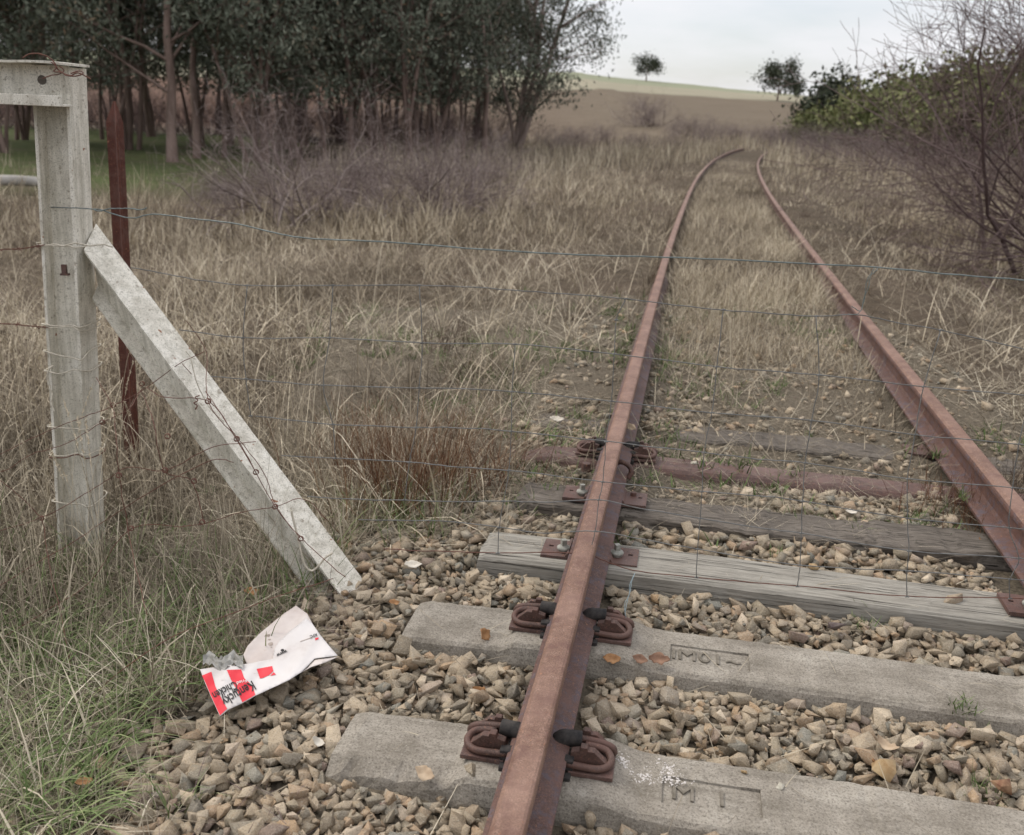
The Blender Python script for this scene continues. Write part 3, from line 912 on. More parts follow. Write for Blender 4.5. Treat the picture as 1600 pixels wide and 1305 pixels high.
# scattered stones farther between the rails and at the grass edge
for k in range(1500):
    y = 4.0 + RNG.random() ** 1.25 * 3.9; x = float(xc(y)) + (RNG.random() - .5) * 2.5
    if x < bx1 - .1: lay(x, y, float(np.clip(RNG.lognormal(math.log(.021), .35), .01, .045)))
gi = RNG.integers(0, len(hm_x), 60000); gj = RNG.integers(0, int(5.2 / res), 60000)
okg = (HMP[gi, gj] < TG[gi, gj] - .006) & ~BLOCK[gi, gj] & (np.abs(DD[gi, gj]) < 1.95)
gi, gj = gi[okg][:11000], gj[okg][:11000]
print('stones', len(placed), 'grit', len(gi))
bed_xs = np.arange(-1.3, 2.9, .05); bed_ys = np.arange(.6, 8.0, .05)
BX, BY = np.meshgrid(bed_xs, bed_ys, indexing='ij')
BZ = bedz(BX, BY) + .012 * (fbm(BX, BY, .12, 41) - .4) 
V = np.stack([BX, BY, BZ], -1).reshape(-1, 3)
i, j = np.meshgrid(np.arange(len(bed_xs) - 1), np.arange(len(bed_ys) - 1), indexing='ij')
a = i * len(bed_ys) + j
bed = meta(link('ballast_bed', mesh_np('ballast_bed', V, np.stack([a, a + len(bed_ys), a + len(bed_ys) + 1, a + 1], -1).reshape(-1, 4), smooth=True), M['soil']), kind='structure')
# which stones show largest: near, on top, in view
def screen(p):
    d = Vector(p) - Vector((0, 0, H))
    f = d.dot(F0)
    return 800 + FPX * d.dot(CX) / f, 652.5 - FPX * d.dot(CU) / f, f
sc_ = []
for q, (k, s, R_, c) in enumerate(placed):
    sx_, sy_, f = screen(c)
    top = c[2] + ROCKS[k][2][2] * s * .6
    ii, jj = int((c[0] - bx0) / res), int((c[1] - by0) / res)
    vis = HMP[ii, jj] - top < .004
    sc_.append((s / f if (vis and -10 < sx_ < 1610 and -10 < sy_ < 1310) else 0, q))
sc_.sort(reverse=True)
single = set(q for v, q in sc_[:300])
rock_me = []
for k, (Vv, Ff, _) in enumerate(ROCKS):
    rock_me.append(mesh_np('stone', Vv * .03, Ff, tone=np.full(len(Vv), 0.)))
    rock_me[-1].materials.append(M['stone'])
Vs, Fs, Ts, n0 = [], [], [], 0
for a_, b_ in zip(gi, gj):
    Vv, Ff, _ = ROCKS_LO[int(RNG.integers(len(ROCKS_LO)))]
    sz = .003 + .006 * RNG.random() ** 2
    Vs.append((Vv * sz) @ rotm(RNG.random() * 6.28, RNG.normal() * .5, RNG.normal() * .5).T + np.array([HX[a_, b_], HY[a_, b_], HMP[a_, b_] + sz * .3])); Fs.append(Ff + n0); n0 += len(Vv); Ts.append(np.full(len(Vv), RNG.random()))
for q, (k, s, R_, c) in enumerate(placed):
    if q in single:
        o = bpy.data.objects.new('stone', rock_me[k]); COL.objects.link(o); o.parent = bed
        mw = Matrix(R_.tolist()).to_4x4() @ Matrix.Scale(s / .03, 4); mw.translation = c
        o.matrix_basis = mw
    else:
        hid = HMP[int((c[0] - bx0) / res), int((c[1] - by0) / res)] - c[2] > .02
        Vv, Ff, _ = (ROCKS_LO if (c[1] > 2.9 or hid) else ROCKS)[k]
        Vs.append((Vv * s) @ R_.T + c); Fs.append(Ff + n0); n0 += len(Vv)
        Ts.append(np.full(len(Vv), RNG.random()))
so = link('ballast_stones', mesh_np('ballast_stones', np.vstack(Vs), np.vstack(Fs), np.concatenate(Ts)), M['stone'], bed)
so['kind'] = 'stuff'
def hsurf(x, y):
    ii = int((x - bx0) / res); jj = int((y - by0) / res)
    if 0 <= ii < len(hm_x) and 0 <= jj < len(hm_y): return float(HMP[ii, jj])
    return float(gz(x, y))

# a few loose things with a character of their own
def loose_stone(px, py, z, size, k, label, rot, mat=None):
    p = at_z(px, py, z)
    me = rock_me[k].copy()
    o = link('stone', me, None, None, p + np.array([0, 0, size * .35]), rot)
    s = size / .03; o.scale = (s, s, s)
    if mat: me.materials.clear(); me.materials.append(mat)
    meta(o, label, 'stone')
M['stone_pale'] = mat_simple('pale_stone', (.36, .33, .26), (.52, .49, .41), 60, .9, .7, .004)
M['stone_ochre'] = mat_simple('ochre_stone', (.30, .19, .09), (.44, .33, .19), 40, .9, .7, .004)
M['stone_rust'] = mat_simple('red_brown_stone', (.16, .075, .045), (.30, .19, .11), 45, .9, .7, .004)
M['stone_purple'] = mat_simple('purple_stone', (.10, .075, .075), (.20, .165, .15), 45, .9, .7, .004)
loose_stone(1218, 1232, -.196, .0135, 3, 'small pale stone lying in the cast panel of the nearest concrete sleeper', (.3, .2, 1), M['stone_pale'])
loose_stone(1162, 1208, -.196, .010, 7, 'small tan pebble on the upper edge of the cast panel of the nearest sleeper', (.3, .5, 2), M['stone_ochre'])
loose_stone(1270, 889, -.166, .019, 5, 'small orange tan stone perched on the pale timber sleeper', (.2, .1, .4), M['stone_ochre'])
loose_stone(1377, 1205, -.20, .044, 11, 'large ochre stone against the far edge of the nearest concrete sleeper', (.5, .2, 1.3), M['stone_ochre'])
loose_stone(1564, 1232, -.20, .036, 13, 'red brown broken stone lying near the right photo edge behind the nearest sleeper', (.2, .3, .2), M['stone_rust'])
loose_stone(1302, 984, -.20, .040, 17, 'purplish rounded stone behind the second concrete sleeper', (.4, .3, 2.2), M['stone_purple'])
loose_stone(1490, 946, -.185, .050, 19, 'tall olive grey stone leaning on the front of the pale timber sleeper', (1.2, .3, .5))
loose_stone(1085, 728, -.19, .024, 21, 'bright white stone on the gravel beside the first steel sleeper', (.2, .3, .5), M['stone_pale'])
loose_stone(740, 1218, -.205, .040, 23, 'blue grey stone with rusty crust against the front of the nearest sleeper', (.3, .9, .5))

# ------------------------------------------------------------------ white gate post, top beam and brace
def frame(A, U, N): return Matrix((A, U, N)).transposed()
def i_section(d, w, tf, tw):
    """in (u, n): flanges at +-d/2 in u, width w in n"""
    a, b = d / 2, w / 2
    return [(-a, -b), (-a + tf, -b), (-a + tf, -tw / 2), (a - tf, -tw / 2), (a - tf, -b), (a, -b), (a, b), (a - tf, b), (a - tf, tw / 2), (-a + tf, tw / 2), (-a + tf, b), (-a, b)]
def lathe_beam(mb, P0, P1, U, prof, cutx=None):
    P0 = Vector(P0); P1 = Vector(P1); A = (P1 - P0).normalized()
    U = (U - A * U.dot(A)).normalized(); N = A.cross(U)
    K = 40; n = len(prof)
    V = []
    for k in range(K + 1):
        c = P0.lerp(P1, k / K)
        for (u, w) in prof:
            q = c + U * (u + RNG.normal() * .0003) + N * (w + RNG.normal() * .0003)
            if cutx is not None and (k == 0 or q.x < cutx): q = q + A * ((cutx - q.x) / A.x)
            V.append(q)
    F = [(i * n + j, i * n + (j + 1) % n, (i + 1) * n + (j + 1) % n, (i + 1) * n + j) for i in range(K) for j in range(n)]
    F.append(tuple(reversed(range(n)))); F.append(tuple(K * n + j for j in range(n)))
    mb.add(V, F)
pt = Vector(at_y(100, 104, 3.34)); pb = Vector(at_y(136, 870, 3.34))
pb = pb + (pb - pt) * .10
post = thing('gate_post', (pb.x, pb.y, pb.z), 'tall white painted steel fence post bound with twine, at the left', 'fence post')
def rel(mb, t):
    l = t.location
    mb.v = [(v[0] - l[0], v[1] - l[1], v[2] - l[2]) for v in mb.v]
    return mb
yaw = math.radians(-6)
Ux = Vector((math.cos(yaw), math.sin(yaw), 0))
mb = MB(); lathe_beam(mb, pb - Ux * .018, pt - Ux * .018, Ux, i_section(.128, .112, .011, .009)); rel(mb, post).build('steel_section', M['paint'], post)
c0 = at_y(102, 428, 3.30)
mb = MB(); mb.box((c0[0] + .004, c0[1] - .01, c0[2]), (.028, .02, .006)); mb.box((c0[0], c0[1] - .004, c0[2] + .018), (.016, .012, .03)); rel(mb, post).build('bracket', M['rust_plate'], post)
# top beam
bt = at_y(104, 103, 3.26); bl = at_y(0, 92, 3.26)
beam = thing('gate_beam', (bt[0] - 1.0, 3.26, bt[2]), 'white painted steel crossbeam running off to the left from the top of the post', 'gate beam')
xe = bt[0] + .006; xs_ = xe - 2.4; zt = bt[2] + .002
mb = MB()
mb.box(((xe + xs_) / 2, 3.262, zt - .062), (xe - xs_, .008, .118))
rel(mb, beam).build('web_plate', M['paint'], beam)
mb = MB()
mb.box(((xe + xs_) / 2, 3.232, zt - .125), (xe - xs_, .075, .008)); mb.box(((xe + xs_) / 2, 3.194, zt - .112), (xe - xs_, .007, .034))
rel(mb, beam).build('lower_flange', M['paint'], beam, bevel=.002)
us = np.linspace(xs_, at_y(139, 104, 3.37)[0], 40)
mb = MB()
V = []
for u in us:
    w = .003 * math.sin(u * 23) + .002 * math.sin(u * 61)
    for (y, z) in ((3.186, 0), (3.375, .001), (3.375, .0085), (3.186, .0075)):
        V.append((u, y, zt + z + w * .6))
F = [(i * 4 + j, (i + 1) * 4 + j, (i + 1) * 4 + (j + 1) % 4, i * 4 + (j + 1) % 4) for i in range(39) for j in range(4)] + [(0, 1, 2, 3), (159, 158, 157, 156)]
mb.add(V, F)
rel(mb, beam).build('top_flange', M['paint'], beam)
hc = at_y(65, 125, 3.255)
mb = MB(); mb.tube([(hc[0], 3.2578, hc[2]), (hc[0], 3.2572, hc[2])], [.015, .015], 16); rel(mb, beam).build('hole_shade_disc', M['timber_old'], beam)  # flat dark disc painting the shade of a bolt hole; web stays uncut
# brace
b0 = Vector(at_y(158, 424, 3.36)); b1 = Vector(at_z(536, 952, -.33))
b1 = Vector(at_surf(524, 915, lambda x, y: -.27))
A = (b1 - b0).normalized()
fN = Vector((A.y, -A.x, 0)).normalized()
if fN.y > 0: fN = -fN
Uu = A.cross(fN); 
if Uu.z < 0: Uu = -Uu
phi = math.radians(11)
Ub = Uu * math.cos(phi) + fN * math.sin(phi)
brace = thing('brace_strut', b1, 'white painted steel brace slanting from the post down to the ballast', 'fence brace')
mb = MB(); lathe_beam(mb, b0 - A * .02, b1 + A * .16, Ub, i_section(.150, .105, .009, .007), cutx=pb.lerp(pt, .78).x - .018 + .0665); rel(mb, brace).build('steel_section', M['paint'], brace)
# star picket
k0 = Vector(at_y(179, 158, 4.2)); k1 = Vector(at_y(207, 690, 4.2)); k1 = k1 + (k1 - k0) * .12
pick = thing('star_picket', k1, 'rusty red brown star picket with a pointed top just right of the white post', 'fence picket')
A = (k0 - k1).normalized(); a_ = math.radians(100)
prof = []
for q in range(3):
    t0 = math.radians(-62 + 120 * q)
    d = (math.cos(t0), math.sin(t0)); e = (-d[1], d[0])
    L_ = .040 if q != 1 else .034; w = .0055
    prof += [(d[0] * .008 + -e[0] * w, d[1] * .008 - e[1] * w), (d[0] * L_ - e[0] * w * .7, d[1] * L_ - e[1] * w * .7), (d[0] * L_ + e[0] * w * .7, d[1] * L_ + e[1] * w * .7), (d[0] * .008 + e[0] * w, d[1] * .008 + e[1] * w)]
mb = MB(); n = len(prof); V = []
Uv = Vector((1, 0, 0)); Uv = (Uv - A * Uv.dot(A)).normalized(); Nv = A.cross(Uv)
Lp = (k0 - k1).length
stn = [0, .25, .5, .75, (Lp - .085) / Lp, 1.]
for k, t in enumerate(stn):
    sc = .12 if k == len(stn) - 1 else 1
    for (u, w) in prof: V.append(k1.lerp(k0, t) + Uv * u * sc + Nv * w * sc)
F = [(i * n + j, i * n + (j + 1) % n, (i + 1) * n + (j + 1) % n, (i + 1) * n + j) for i in range(len(stn) - 1) for j in range(n)] + [tuple((len(stn) - 1) * n + j for j in range(n))]
mb.add(V, F); rel(mb, pick).build('steel_section', M['picket'], pick)

# ------------------------------------------------------------------ wire mesh fence
def yfence(x): return 2.72 + (.27 * x * x if x < 0 else 0)
def on_fence(px, py, off=0.):
    d = ray(px, py); Y = 2.9
    for _ in range(25):
        p = d * (Y / d[1]) + np.array([0, 0, H]); Y = .5 * Y + .5 * (yfence(p[0]) + off)
    return d * (Y / d[1]) + np.array([0, 0, H])
fence = thing('wire_fence', (0, 2.72, -.2), 'sagging galvanised wire mesh fence stretched across the track', 'wire fence')
def wire_part(t, name, pts, r, mat, off=0., jig=.0012, n=5, world=False, sides=6):
    P = np.array(pts, float) if world else np.array([on_fence(x, y, off) for x, y in pts])
    P = smooth_line(P, n)
    P = P + np.column_stack([RNG.normal(size=len(P)) * jig * .4, RNG.normal(size=len(P)) * jig, RNG.normal(size=len(P)) * jig * .5])
    mb = MB(); mb.tube(P, r, sides)
    return rel(mb, t).build(name, mat, t, smooth=True)
WR = .00165
hor = [
 [(205, 418), (240, 424), (290, 434), (385, 446), (520, 446), (655, 446), (760, 450), (860, 458), (978, 467), (1100, 482), (1200, 489), (1275, 494), (1340, 492), (1400, 504), (1470, 516), (1600, 545), (1760, 575)],
 [(280, 515), (380, 528), (515, 528), (660, 536), (805, 538), (960, 553), (1120, 573), (1280, 586), (1443, 604), (1600, 618), (1760, 636)],
 [(330, 588), (380, 592), (505, 602), (655, 606), (800, 612), (955, 627), (1112, 645), (1268, 657), (1430, 679), (1592, 694), (1760, 712)],
 [(400, 650), (520, 663), (650, 668), (700, 668), (799, 674), (947, 690), (1100, 707), (1200, 719), (1258, 723), (1418, 748), (1582, 762), (1760, 782)],
 [(440, 712), (640, 722), (700, 729), (795, 735), (942, 753), (1097, 768), (1200, 776), (1254, 783), (1418, 810), (1577, 825), (1760, 850)],
 [(480, 776), (560, 780), (700, 784), (787, 783), (860, 785), (936, 781), (1000, 795), (1094, 810), (1200, 827), (1252, 833), (1420, 861), (1592, 872), (1760, 893)],
 [(560, 812), (700, 815), (780, 824), (850, 833), (930, 830), (1000, 842), (1090, 858), (1250, 883), (1417, 892), (1578, 905), (1760, 925)],
 [(600, 858), (700, 862), (778, 864), (860, 863), (920, 868), (960, 882), (1000, 893), (1088, 902), (1246, 916), (1417, 932), (1578, 935), (1760, 948)]]
for w in hor: wire_part(fence, 'line_wire', w, WR, M['wire'] if w is not hor[-1] else M['rust_wire'])
stays = [
 [(386, 446), (380, 528), (384, 592), (392, 650)],
 [(520, 446), (515, 528), (505, 602), (520, 663), (524, 716)],
 [(655, 446), (660, 536), (655, 606), (650, 668), (640, 722), (632, 781)],
 [(805, 538), (800, 612), (799, 674), (795, 735), (787, 783), (780, 824), (778, 864)],
 [(978, 467), (963, 500), (960, 553), (955, 627), (947, 690), (942, 753), (936, 781), (930, 830), (920, 868)],
 [(1130, 484), (1120, 573), (1112, 645), (1100, 707), (1097, 768), (1094, 810), (1090, 858), (1088, 902)],
 [(1275, 494), (1280, 586), (1268, 657), (1258, 723), (1254, 783), (1252, 833), (1250, 883), (1246, 916)],
 [(1470, 516), (1443, 604), (1430, 679), (1418, 748), (1418, 810), (1420, 861), (1417, 892), (1417, 932)],
 [(1610, 620), (1592, 694), (1582, 762), (1577, 825), (1592, 872), (1578, 905), (1578, 935)]]
kn = MB()
for s in stays:
    wire_part(fence, 'stay_wire', s, WR * .9, M['wire'], off=-.003)
    for (x, y) in s:
        c = on_fence(x, y)
        kn.tube([(c[0] - .006, c[1] - .002, c[2] - .001), (c[0], c[1] - .002, c[2] + .001), (c[0] + .006, c[1] - .002, c[2])], .0026, 6)
ko = rel(kn, fence).build('knots', M['wire'], fence); ko['kind'] = 'stuff'
wire_part(fence, 'tie_wire', [(1367, 417), (1356, 436), (1352, 455), (1350, 472), (1341, 490), (1326, 492)], .0012, M['wire_green'], off=-.006)
wire_part(fence, 'tie_wire', [(1372, 419), (1360, 432), (1358, 445), (1349, 468), (1345, 486), (1330, 478)], .0012, M['wire_green'], off=-.003)
topw = thing('top_wire', (0, 2.72, .7), 'single plain top wire drooping across the whole photo above the mesh', 'wire')
wire_part(topw, 'wire_strand', [(62, 321), (73, 324), (110, 325), (150, 327), (160, 329), (205, 341), (240, 335), (300, 342), (370, 350), (440, 366), (490, 373), (600, 378), (760, 390), (900, 398), (1035, 402), (1200, 409), (1370, 418), (1500, 430), (1600, 438), (1760, 452)], .0021, M['wire_green'], off=-.10)
wire_part(topw, 'wire_tail', [(146, 327), (155, 330), (175, 326), (200, 326), (220, 328), (229, 325)], .0021, M['wire_green'], off=-.105)
# rusty tie wire on the post top
tw = thing('wire_twist', at_y(110, 110, 3.2), 'rusty wire twisted round the top corner of the white post', 'tie wire')
def wy(pts, Y): return [tuple(at_y(x, y, Y + (k % 2) * .006)) for k, (x, y) in enumerate(pts)]
wire_part(tw, 'strand', wy([(35, 91), (45, 85), (60, 84), (75, 89), (85, 98), (92, 110), (108, 118), (122, 114), (135, 120), (142, 124)], 3.17), .0022, M['rust_wire'], world=True, jig=.0005)
wire_part(tw, 'strand', wy([(80, 97), (88, 105), (84, 112), (96, 113), (104, 118), (118, 119), (130, 115), (124, 111), (110, 115)], 3.16), .0020, M['rust_wire'], world=True, jig=.0005)
wire_part(tw, 'strand', wy([(66, 123), (80, 118), (92, 116), (100, 110), (92, 103)], 3.175), .0018, M['rust_wire'], world=True, jig=.0005)
# twine ties round the post
ties = [(384, 'pale twine tied round the white post at the top of the slanting brace', 72, 180), (508, 'pale twine round the white post level with the lower barbed wire', 80, 158), (549, 'slanting pale twine round the white post below its middle', 83, 168), (578, 'pale cord round the white post with a loose knotted end hanging on its left', 83, 163),
        (667, 'pale cord round the lower white post, just above the rust stained one', 92, 155), (708, 'rust stained twine low on the white post, doubled', 94, 153), (784, 'lowest pale cord on the white post, down in the dry grass', 103, 156)]
for (y, lab, x0, x1) in ties:
    zc = float(at_y(120, y, 3.30)[2])
    cx = float(at_y((x0 + x1) / 2, y, 3.30)[0])
    t = thing('twine_tie', (cx, 3.3, zc), lab, 'twine', 'twine ties on the white post')
    sl = .02 if y == 549 else 0
    loop = [(-.092, -.078, 0), (-.02, -.082, -.004 - sl * .4), (.05, -.080, .003 - sl), (.086, -.082, -.002 - sl), (.096, -.02, 0), (.092, .078, .004), (0, .085, .002), (-.088, .08, .002), (-.094, 0, .001), (-.092, -.078, 0)]
    pc_ = pb.lerp(pt, (zc - pb.z) / (pt.z - pb.z))
    pc_ = pc_ - Ux * .018
    P = [(pc_.x + .81 * (a * math.cos(yaw) - b * math.sin(yaw)), pc_.y + .81 * (a * math.sin(yaw) + b * math.cos(yaw)), zc + c + .004 * RNG.normal()) for a, b, c in loop]
    wire_part(t, 'cord', P, .0026, M['twine'], world=True, jig=.0008)
    if y in (384,):
        wire_part(t, 'knot_tail', [tuple(at_y(a, b, 3.17)) for a, b in [(72, 384), (85, 382), (100, 384), (118, 380), (140, 384), (160, 382), (176, 386)]], .0028, M['twine'], world=True, jig=.001)
    if y in (708, 508):
        wire_part(t, 'cord', [(p[0], p[1] - .002, p[2] - .012 + .008 * math.sin(k)) for k, p in enumerate(P)], .0022, M['twine'] if y == 508 else M['rust_wire'], world=True, jig=.0008)
    if y == 578:
        wire_part(t, 'knot_tail', [tuple(at_y(a, b, 3.2)) for a, b in [(83, 572), (76, 578), (74, 592), (78, 606), (82, 618), (80, 630), (85, 645)]], .0034, M['twine'], world=True, jig=.0015)
# plastic strap on the brace
st = thing('baling_twine', at_surf(495, 880, lambda x, y: -.1), 'loose pale plastic strap looping from the lower end of the slanting brace', 'strap')
wire_part(st, 'strap', [tuple(at_y(x, y, 2.72)) for x, y in [(455, 797), (457, 808), (463, 830), (470, 862), (477, 884), (487, 892), (498, 884), (508, 872), (520, 864)]], [.0034] * 41, M['twine'], world=True, jig=.0006)
wire_part(st, 'cord', [tuple(at_y(x, y, 2.9)) for x, y in [(290, 548), (298, 560), (305, 590), (315, 615), (330, 640), (350, 660)]], .0018, M['twine'], world=True, jig=.0006)
t = thing('blue_string', at_surf(985, 930, lambda x, y: -.15), 'frayed pale blue string hanging over the clip on the second concrete sleeper', 'string')
wire_part(t, 'string', [tuple(at_y(x, y, 2.50)) for x, y in [(992, 896), (987, 908), (985, 922), (980, 940), (976, 962)]], .0012, M['string'], world=True, jig=.001)
wire_part(t, 'string', [tuple(at_y(x, y, 2.495)) for x, y in [(990, 900), (984, 914), (983, 930), (976, 944), (978, 966)]], .0009, M['string'], world=True, jig=.001)
# barbed wires left of the post
def barbed(pts, Y, lab):
    t = thing('barbed_wire', at_y(pts[0][0], pts[0][1], Y), lab, 'barbed wire', 'barbed wires left of the post')
    P = smooth_line([tuple(at_y(x, y, Y)) for x, y in pts], 14)
    mb = MB(); k = np.arange(len(P))
    for ph in (0, math.pi):
        Q = P + np.column_stack([0 * k, .0018 * np.cos(k * 1.1 + ph), .0018 * np.sin(k * 1.1 + ph)]); mb.tube(Q, .0013, 5)
    rel(mb, t).build('twisted_strand', M['rust_wire'], t, smooth=True)
    L_ = np.concatenate([[0], np.cumsum(np.linalg.norm(np.diff(P, axis=0), axis=1))]); s = .03
    while s < L_[-1]:
        c = np.array([np.interp(s, L_, P[:, q]) for q in range(3)])
        mb = MB()
        for q in range(3):
            d = unit(RNG.normal(size=3)) * .011; mb.tube([c - d, c + d], .0012, 4)
        rel(mb, t).build('barb', M['rust_wire'], t); s += .07
barbed([(-200, 399), (0, 390), (30, 389), (70, 383)], 3.28, 'rusty barbed wire reaching the white post at the height of the brace top')
barbed([(-200, 505), (0, 506), (40, 509), (80, 512)], 3.28, 'rusty barbed wire reaching the white post about halfway down')
# rusty old netting in the grass
def ygr(x, y): return 2.55 + .0016 * (x * .0) + .0
net = thing('rusty_netting', (-1.5, 2.9, -.2), 'old rusty ringlock wire netting tangled through the grass left of and across the brace', 'wire netting')
strands = [
 [(-120, 770), (0, 710), (60, 680), (130, 652), (175, 635), (230, 605), (280, 568), (320, 550)],
 [(-120, 760), (0, 738), (45, 712), (105, 692), (160, 660), (200, 640), (225, 606), (258, 622), (325, 627), (372, 686), (412, 738), (432, 792), (470, 842)],
 [(-80, 860), (0, 830), (62, 810), (120, 780), (165, 752), (200, 730), (258, 735), (330, 700), (400, 690)],
 [(-80, 960), (0, 915), (60, 878), (110, 850), (170, 810), (250, 760), (330, 720), (365, 722)],
 [(-80, 1050), (0, 1000), (80, 950), (140, 910), (205, 826), (300, 822), (380, 800), (430, 792), (475, 780), (510, 812)],
 [(0, 750), (30, 775), (65, 810), (72, 850), (80, 900), (95, 960), (110, 1040)],
 [(150, 590), (175, 635), (182, 690), (186, 743), (200, 826), (214, 896), (230, 960)],
 [(222, 612), (240, 660), (256, 735), (300, 753), (318, 816)],
 [(290, 500), (322, 550), (325, 628), (370, 686), (400, 738)],
 [(285, 568), (320, 610), (372, 690), (430, 792), (480, 850), (540, 902)],
 [(60, 1160), (130, 1100), (200, 1040), (280, 990), (360, 960), (440, 930), (520, 905)]]
for s in strands:
    wire_part(net, 'rusty_strand', [tuple(at_y(x, y, 2.62 + .0 * x + (.5 if y < 620 else .35 if x < 180 else .1) - max(0, y - 830) * .0028)) for x, y in s], .0013, M['rust_wire'], world=True, jig=.002)
for (x, y) in [(177, 633), (186, 743), (205, 826), (65, 810), (262, 682), (258, 735), (303, 752), (325, 627), (370, 686), (400, 738), (430, 792), (316, 816), (470, 842), (222, 600), (160, 660)]:
    c = at_y(x, y, 2.60 + (.5 if y < 620 else .35 if x < 180 else .1))
    a = np.linspace(0, 2 * math.pi * 2.2, 22)
    mb = MB(); mb.tube(np.column_stack([c[0] + .008 * np.cos(a), c[1] + .004 * np.sin(a * 1.7), c[2] + .008 * np.sin(a)]), .0013, 5)
    rel(mb, net).build('ring_tie', M['rust_wire'], net, smooth=True)
c = [(305, 640), (308, 634), (303, 630), (309, 626), (305, 621), (312, 618)]
wire_part(net, 'coiled_end', [tuple(at_y(x, y, 2.72)) for x, y in c], .0018, M['rust_wire'], world=True, jig=.001)

# ------------------------------------------------------------------ flattened food wrapper
def paperz(x, y):
    return -.200 + .10 * (y - 2.2) + .05 * (x + .6)
def pz2(u, v):
    # crop units -> photo pixels -> surface; bends: front sheet sags along its fold, right corner lifted
    px, py = 300 + u / 6.2125, 930 + v / 6.2125
    lift = .0
    lift += .028 * math.exp(-((u - 1415) ** 2 + (v - 635) ** 2) / (2 * 330 ** 2))
    lift += .014 * math.exp(-((u - 80) ** 2) / (2 * 120 ** 2))
    lift += .004 * math.sin(u * .011 + v * .004) + .0022 * math.sin(u * .031 + v * .019) + .0016 * math.sin(v * .047 - u * .022)
    z = -.2
    for _ in range(10):
        p = at_z(px, py, z); z = .4 * z + .6 * (paperz(p[0], p[1]) + lift)
    return at_z(px, py, z)
wrap = thing('food_wrapper', pz2(700, 700), 'crumpled flattened takeaway chicken carton in white with red stripes, lying on the ballast', 'food carton')
def sheet(poly, up, thick=.0012, step=26, name='sheet', mat=None, back=None, parent=wrap, holes=None):
    poly = [Vector(p) for p in poly]
    dense = []
    for k in range(len(poly)):
        a, b = poly[k], poly[(k + 1) % len(poly)]; n = max(1, int((b - a).length / step))
        dense += [a.lerp(b, q / n) for q in range(n)]
    def inside(p):
        c = False
        for k in range(len(dense)):
            a, b = dense[k], dense[k - 1]
            if (a.y > p[1]) != (b.y > p[1]) and p[0] < (b.x - a.x) * (p[1] - a.y) / (b.y - a.y) + a.x: c = not c
        return c
    xs = [p.x for p in dense]; ys = [p.y for p in dense]
    pts = list(dense)
    gx = min(xs) + step / 2
    while gx < max(xs):
        gy = min(ys) + step / 2
        while gy < max(ys):
            if inside((gx, gy)) and min((Vector((gx, gy)) - d).length for d in dense) > step * .4: pts.append(Vector((gx, gy)))
            gy += step
        gx += step
    n = len(dense)
    vs, es, fs, *_r = delaunay_2d_cdt(pts, [], [list(range(n))], 1, 1e-6)
    l = parent.location
    V3 = [Vector(pz2(v.x, v.y)) + Vector((0, 0, up)) - Vector(l) for v in vs]
    me = bpy.data.meshes.new(name); me.from_pydata(V3, [], [tuple(f) for f in fs]); me.update()
    if me.polygons and sum(p.normal.z * p.area for p in me.polygons) < 0: me.flip_normals()
    for p in me.polygons: p.use_smooth = True
    o = link(name, me, mat, parent)
    if thick:
        s = o.modifiers.new('card', 'SOLIDIFY'); s.thickness = thick; s.offset = -1
    return o
M['card'] = mat_simple('white_card', (.60, .555, .53), (.70, .665, .645), 6, .7, .25, .002, spec=.25, stops=[(.3, (.50, .45, .42)), (.45, (.60, .565, .54)), (.75, (.66, .63, .61))])
M['card_in'] = mat_simple('inner_card', (.50, .43, .39), (.62, .56, .52), 8, .8, .25, .002, spec=.15)
M['ink_red'] = mat_simple('red_print', (.62, .035, .05), (.68, .055, .07), 15, .6, 0, spec=.25)
M['ink_black'] = mat_simple('black_print', (.02, .02, .02), (.035, .03, .03), 15, .6, 0)
M['stain'] = mat_simple('grease_stain', (.30, .24, .20), (.42, .36, .31), 90, .8, 0)
sheet([(500, 615), (545, 735), (820, 700), (1040, 520), (1180, 330), (1120, 215), (1010, 135), (870, 230), (650, 415), (540, 530)], .012, name='inner_panel', mat=M['card_in'])
front = sheet([(80, 770), (300, 735), (540, 715), (790, 665), (800, 570), (850, 490), (960, 390), (1110, 270), (1170, 325), (1240, 425), (1330, 540), (1415, 635), (1300, 650), (1190, 665), (1130, 730), (1060, 800), (940, 875), (780, 950), (620, 1025), (480, 1105), (350, 1165), (275, 1228), (240, 1150), (190, 1040), (130, 900)], .016, name='front_panel', mat=M['card'])
sheet([(1190, 667), (1300, 652), (1415, 637), (1300, 690), (1160, 735), (1060, 790), (1130, 735)], .0125, name='folded_edge', mat=M['card_in'])
def decal(poly, mat, name='red_stripe', up=.0174): 
    return sheet(poly, up, 0, 26, name, mat, parent=front2)
front2 = wrap
for pl in ([(100, 835), (192, 797), (230, 940), (290, 1060), (345, 1158), (275, 1224), (240, 1148), (190, 1038), (135, 905)],
           [(340, 780), (480, 775), (510, 860), (560, 905), (600, 965), (617, 1024), (492, 1096), (440, 980), (380, 870)],
           [(630, 770), (780, 742), (792, 790), (752, 830), (690, 858), (662, 862)],
           [(795, 800), (818, 826), (760, 838)]):
    decal(pl, M['ink_red'])
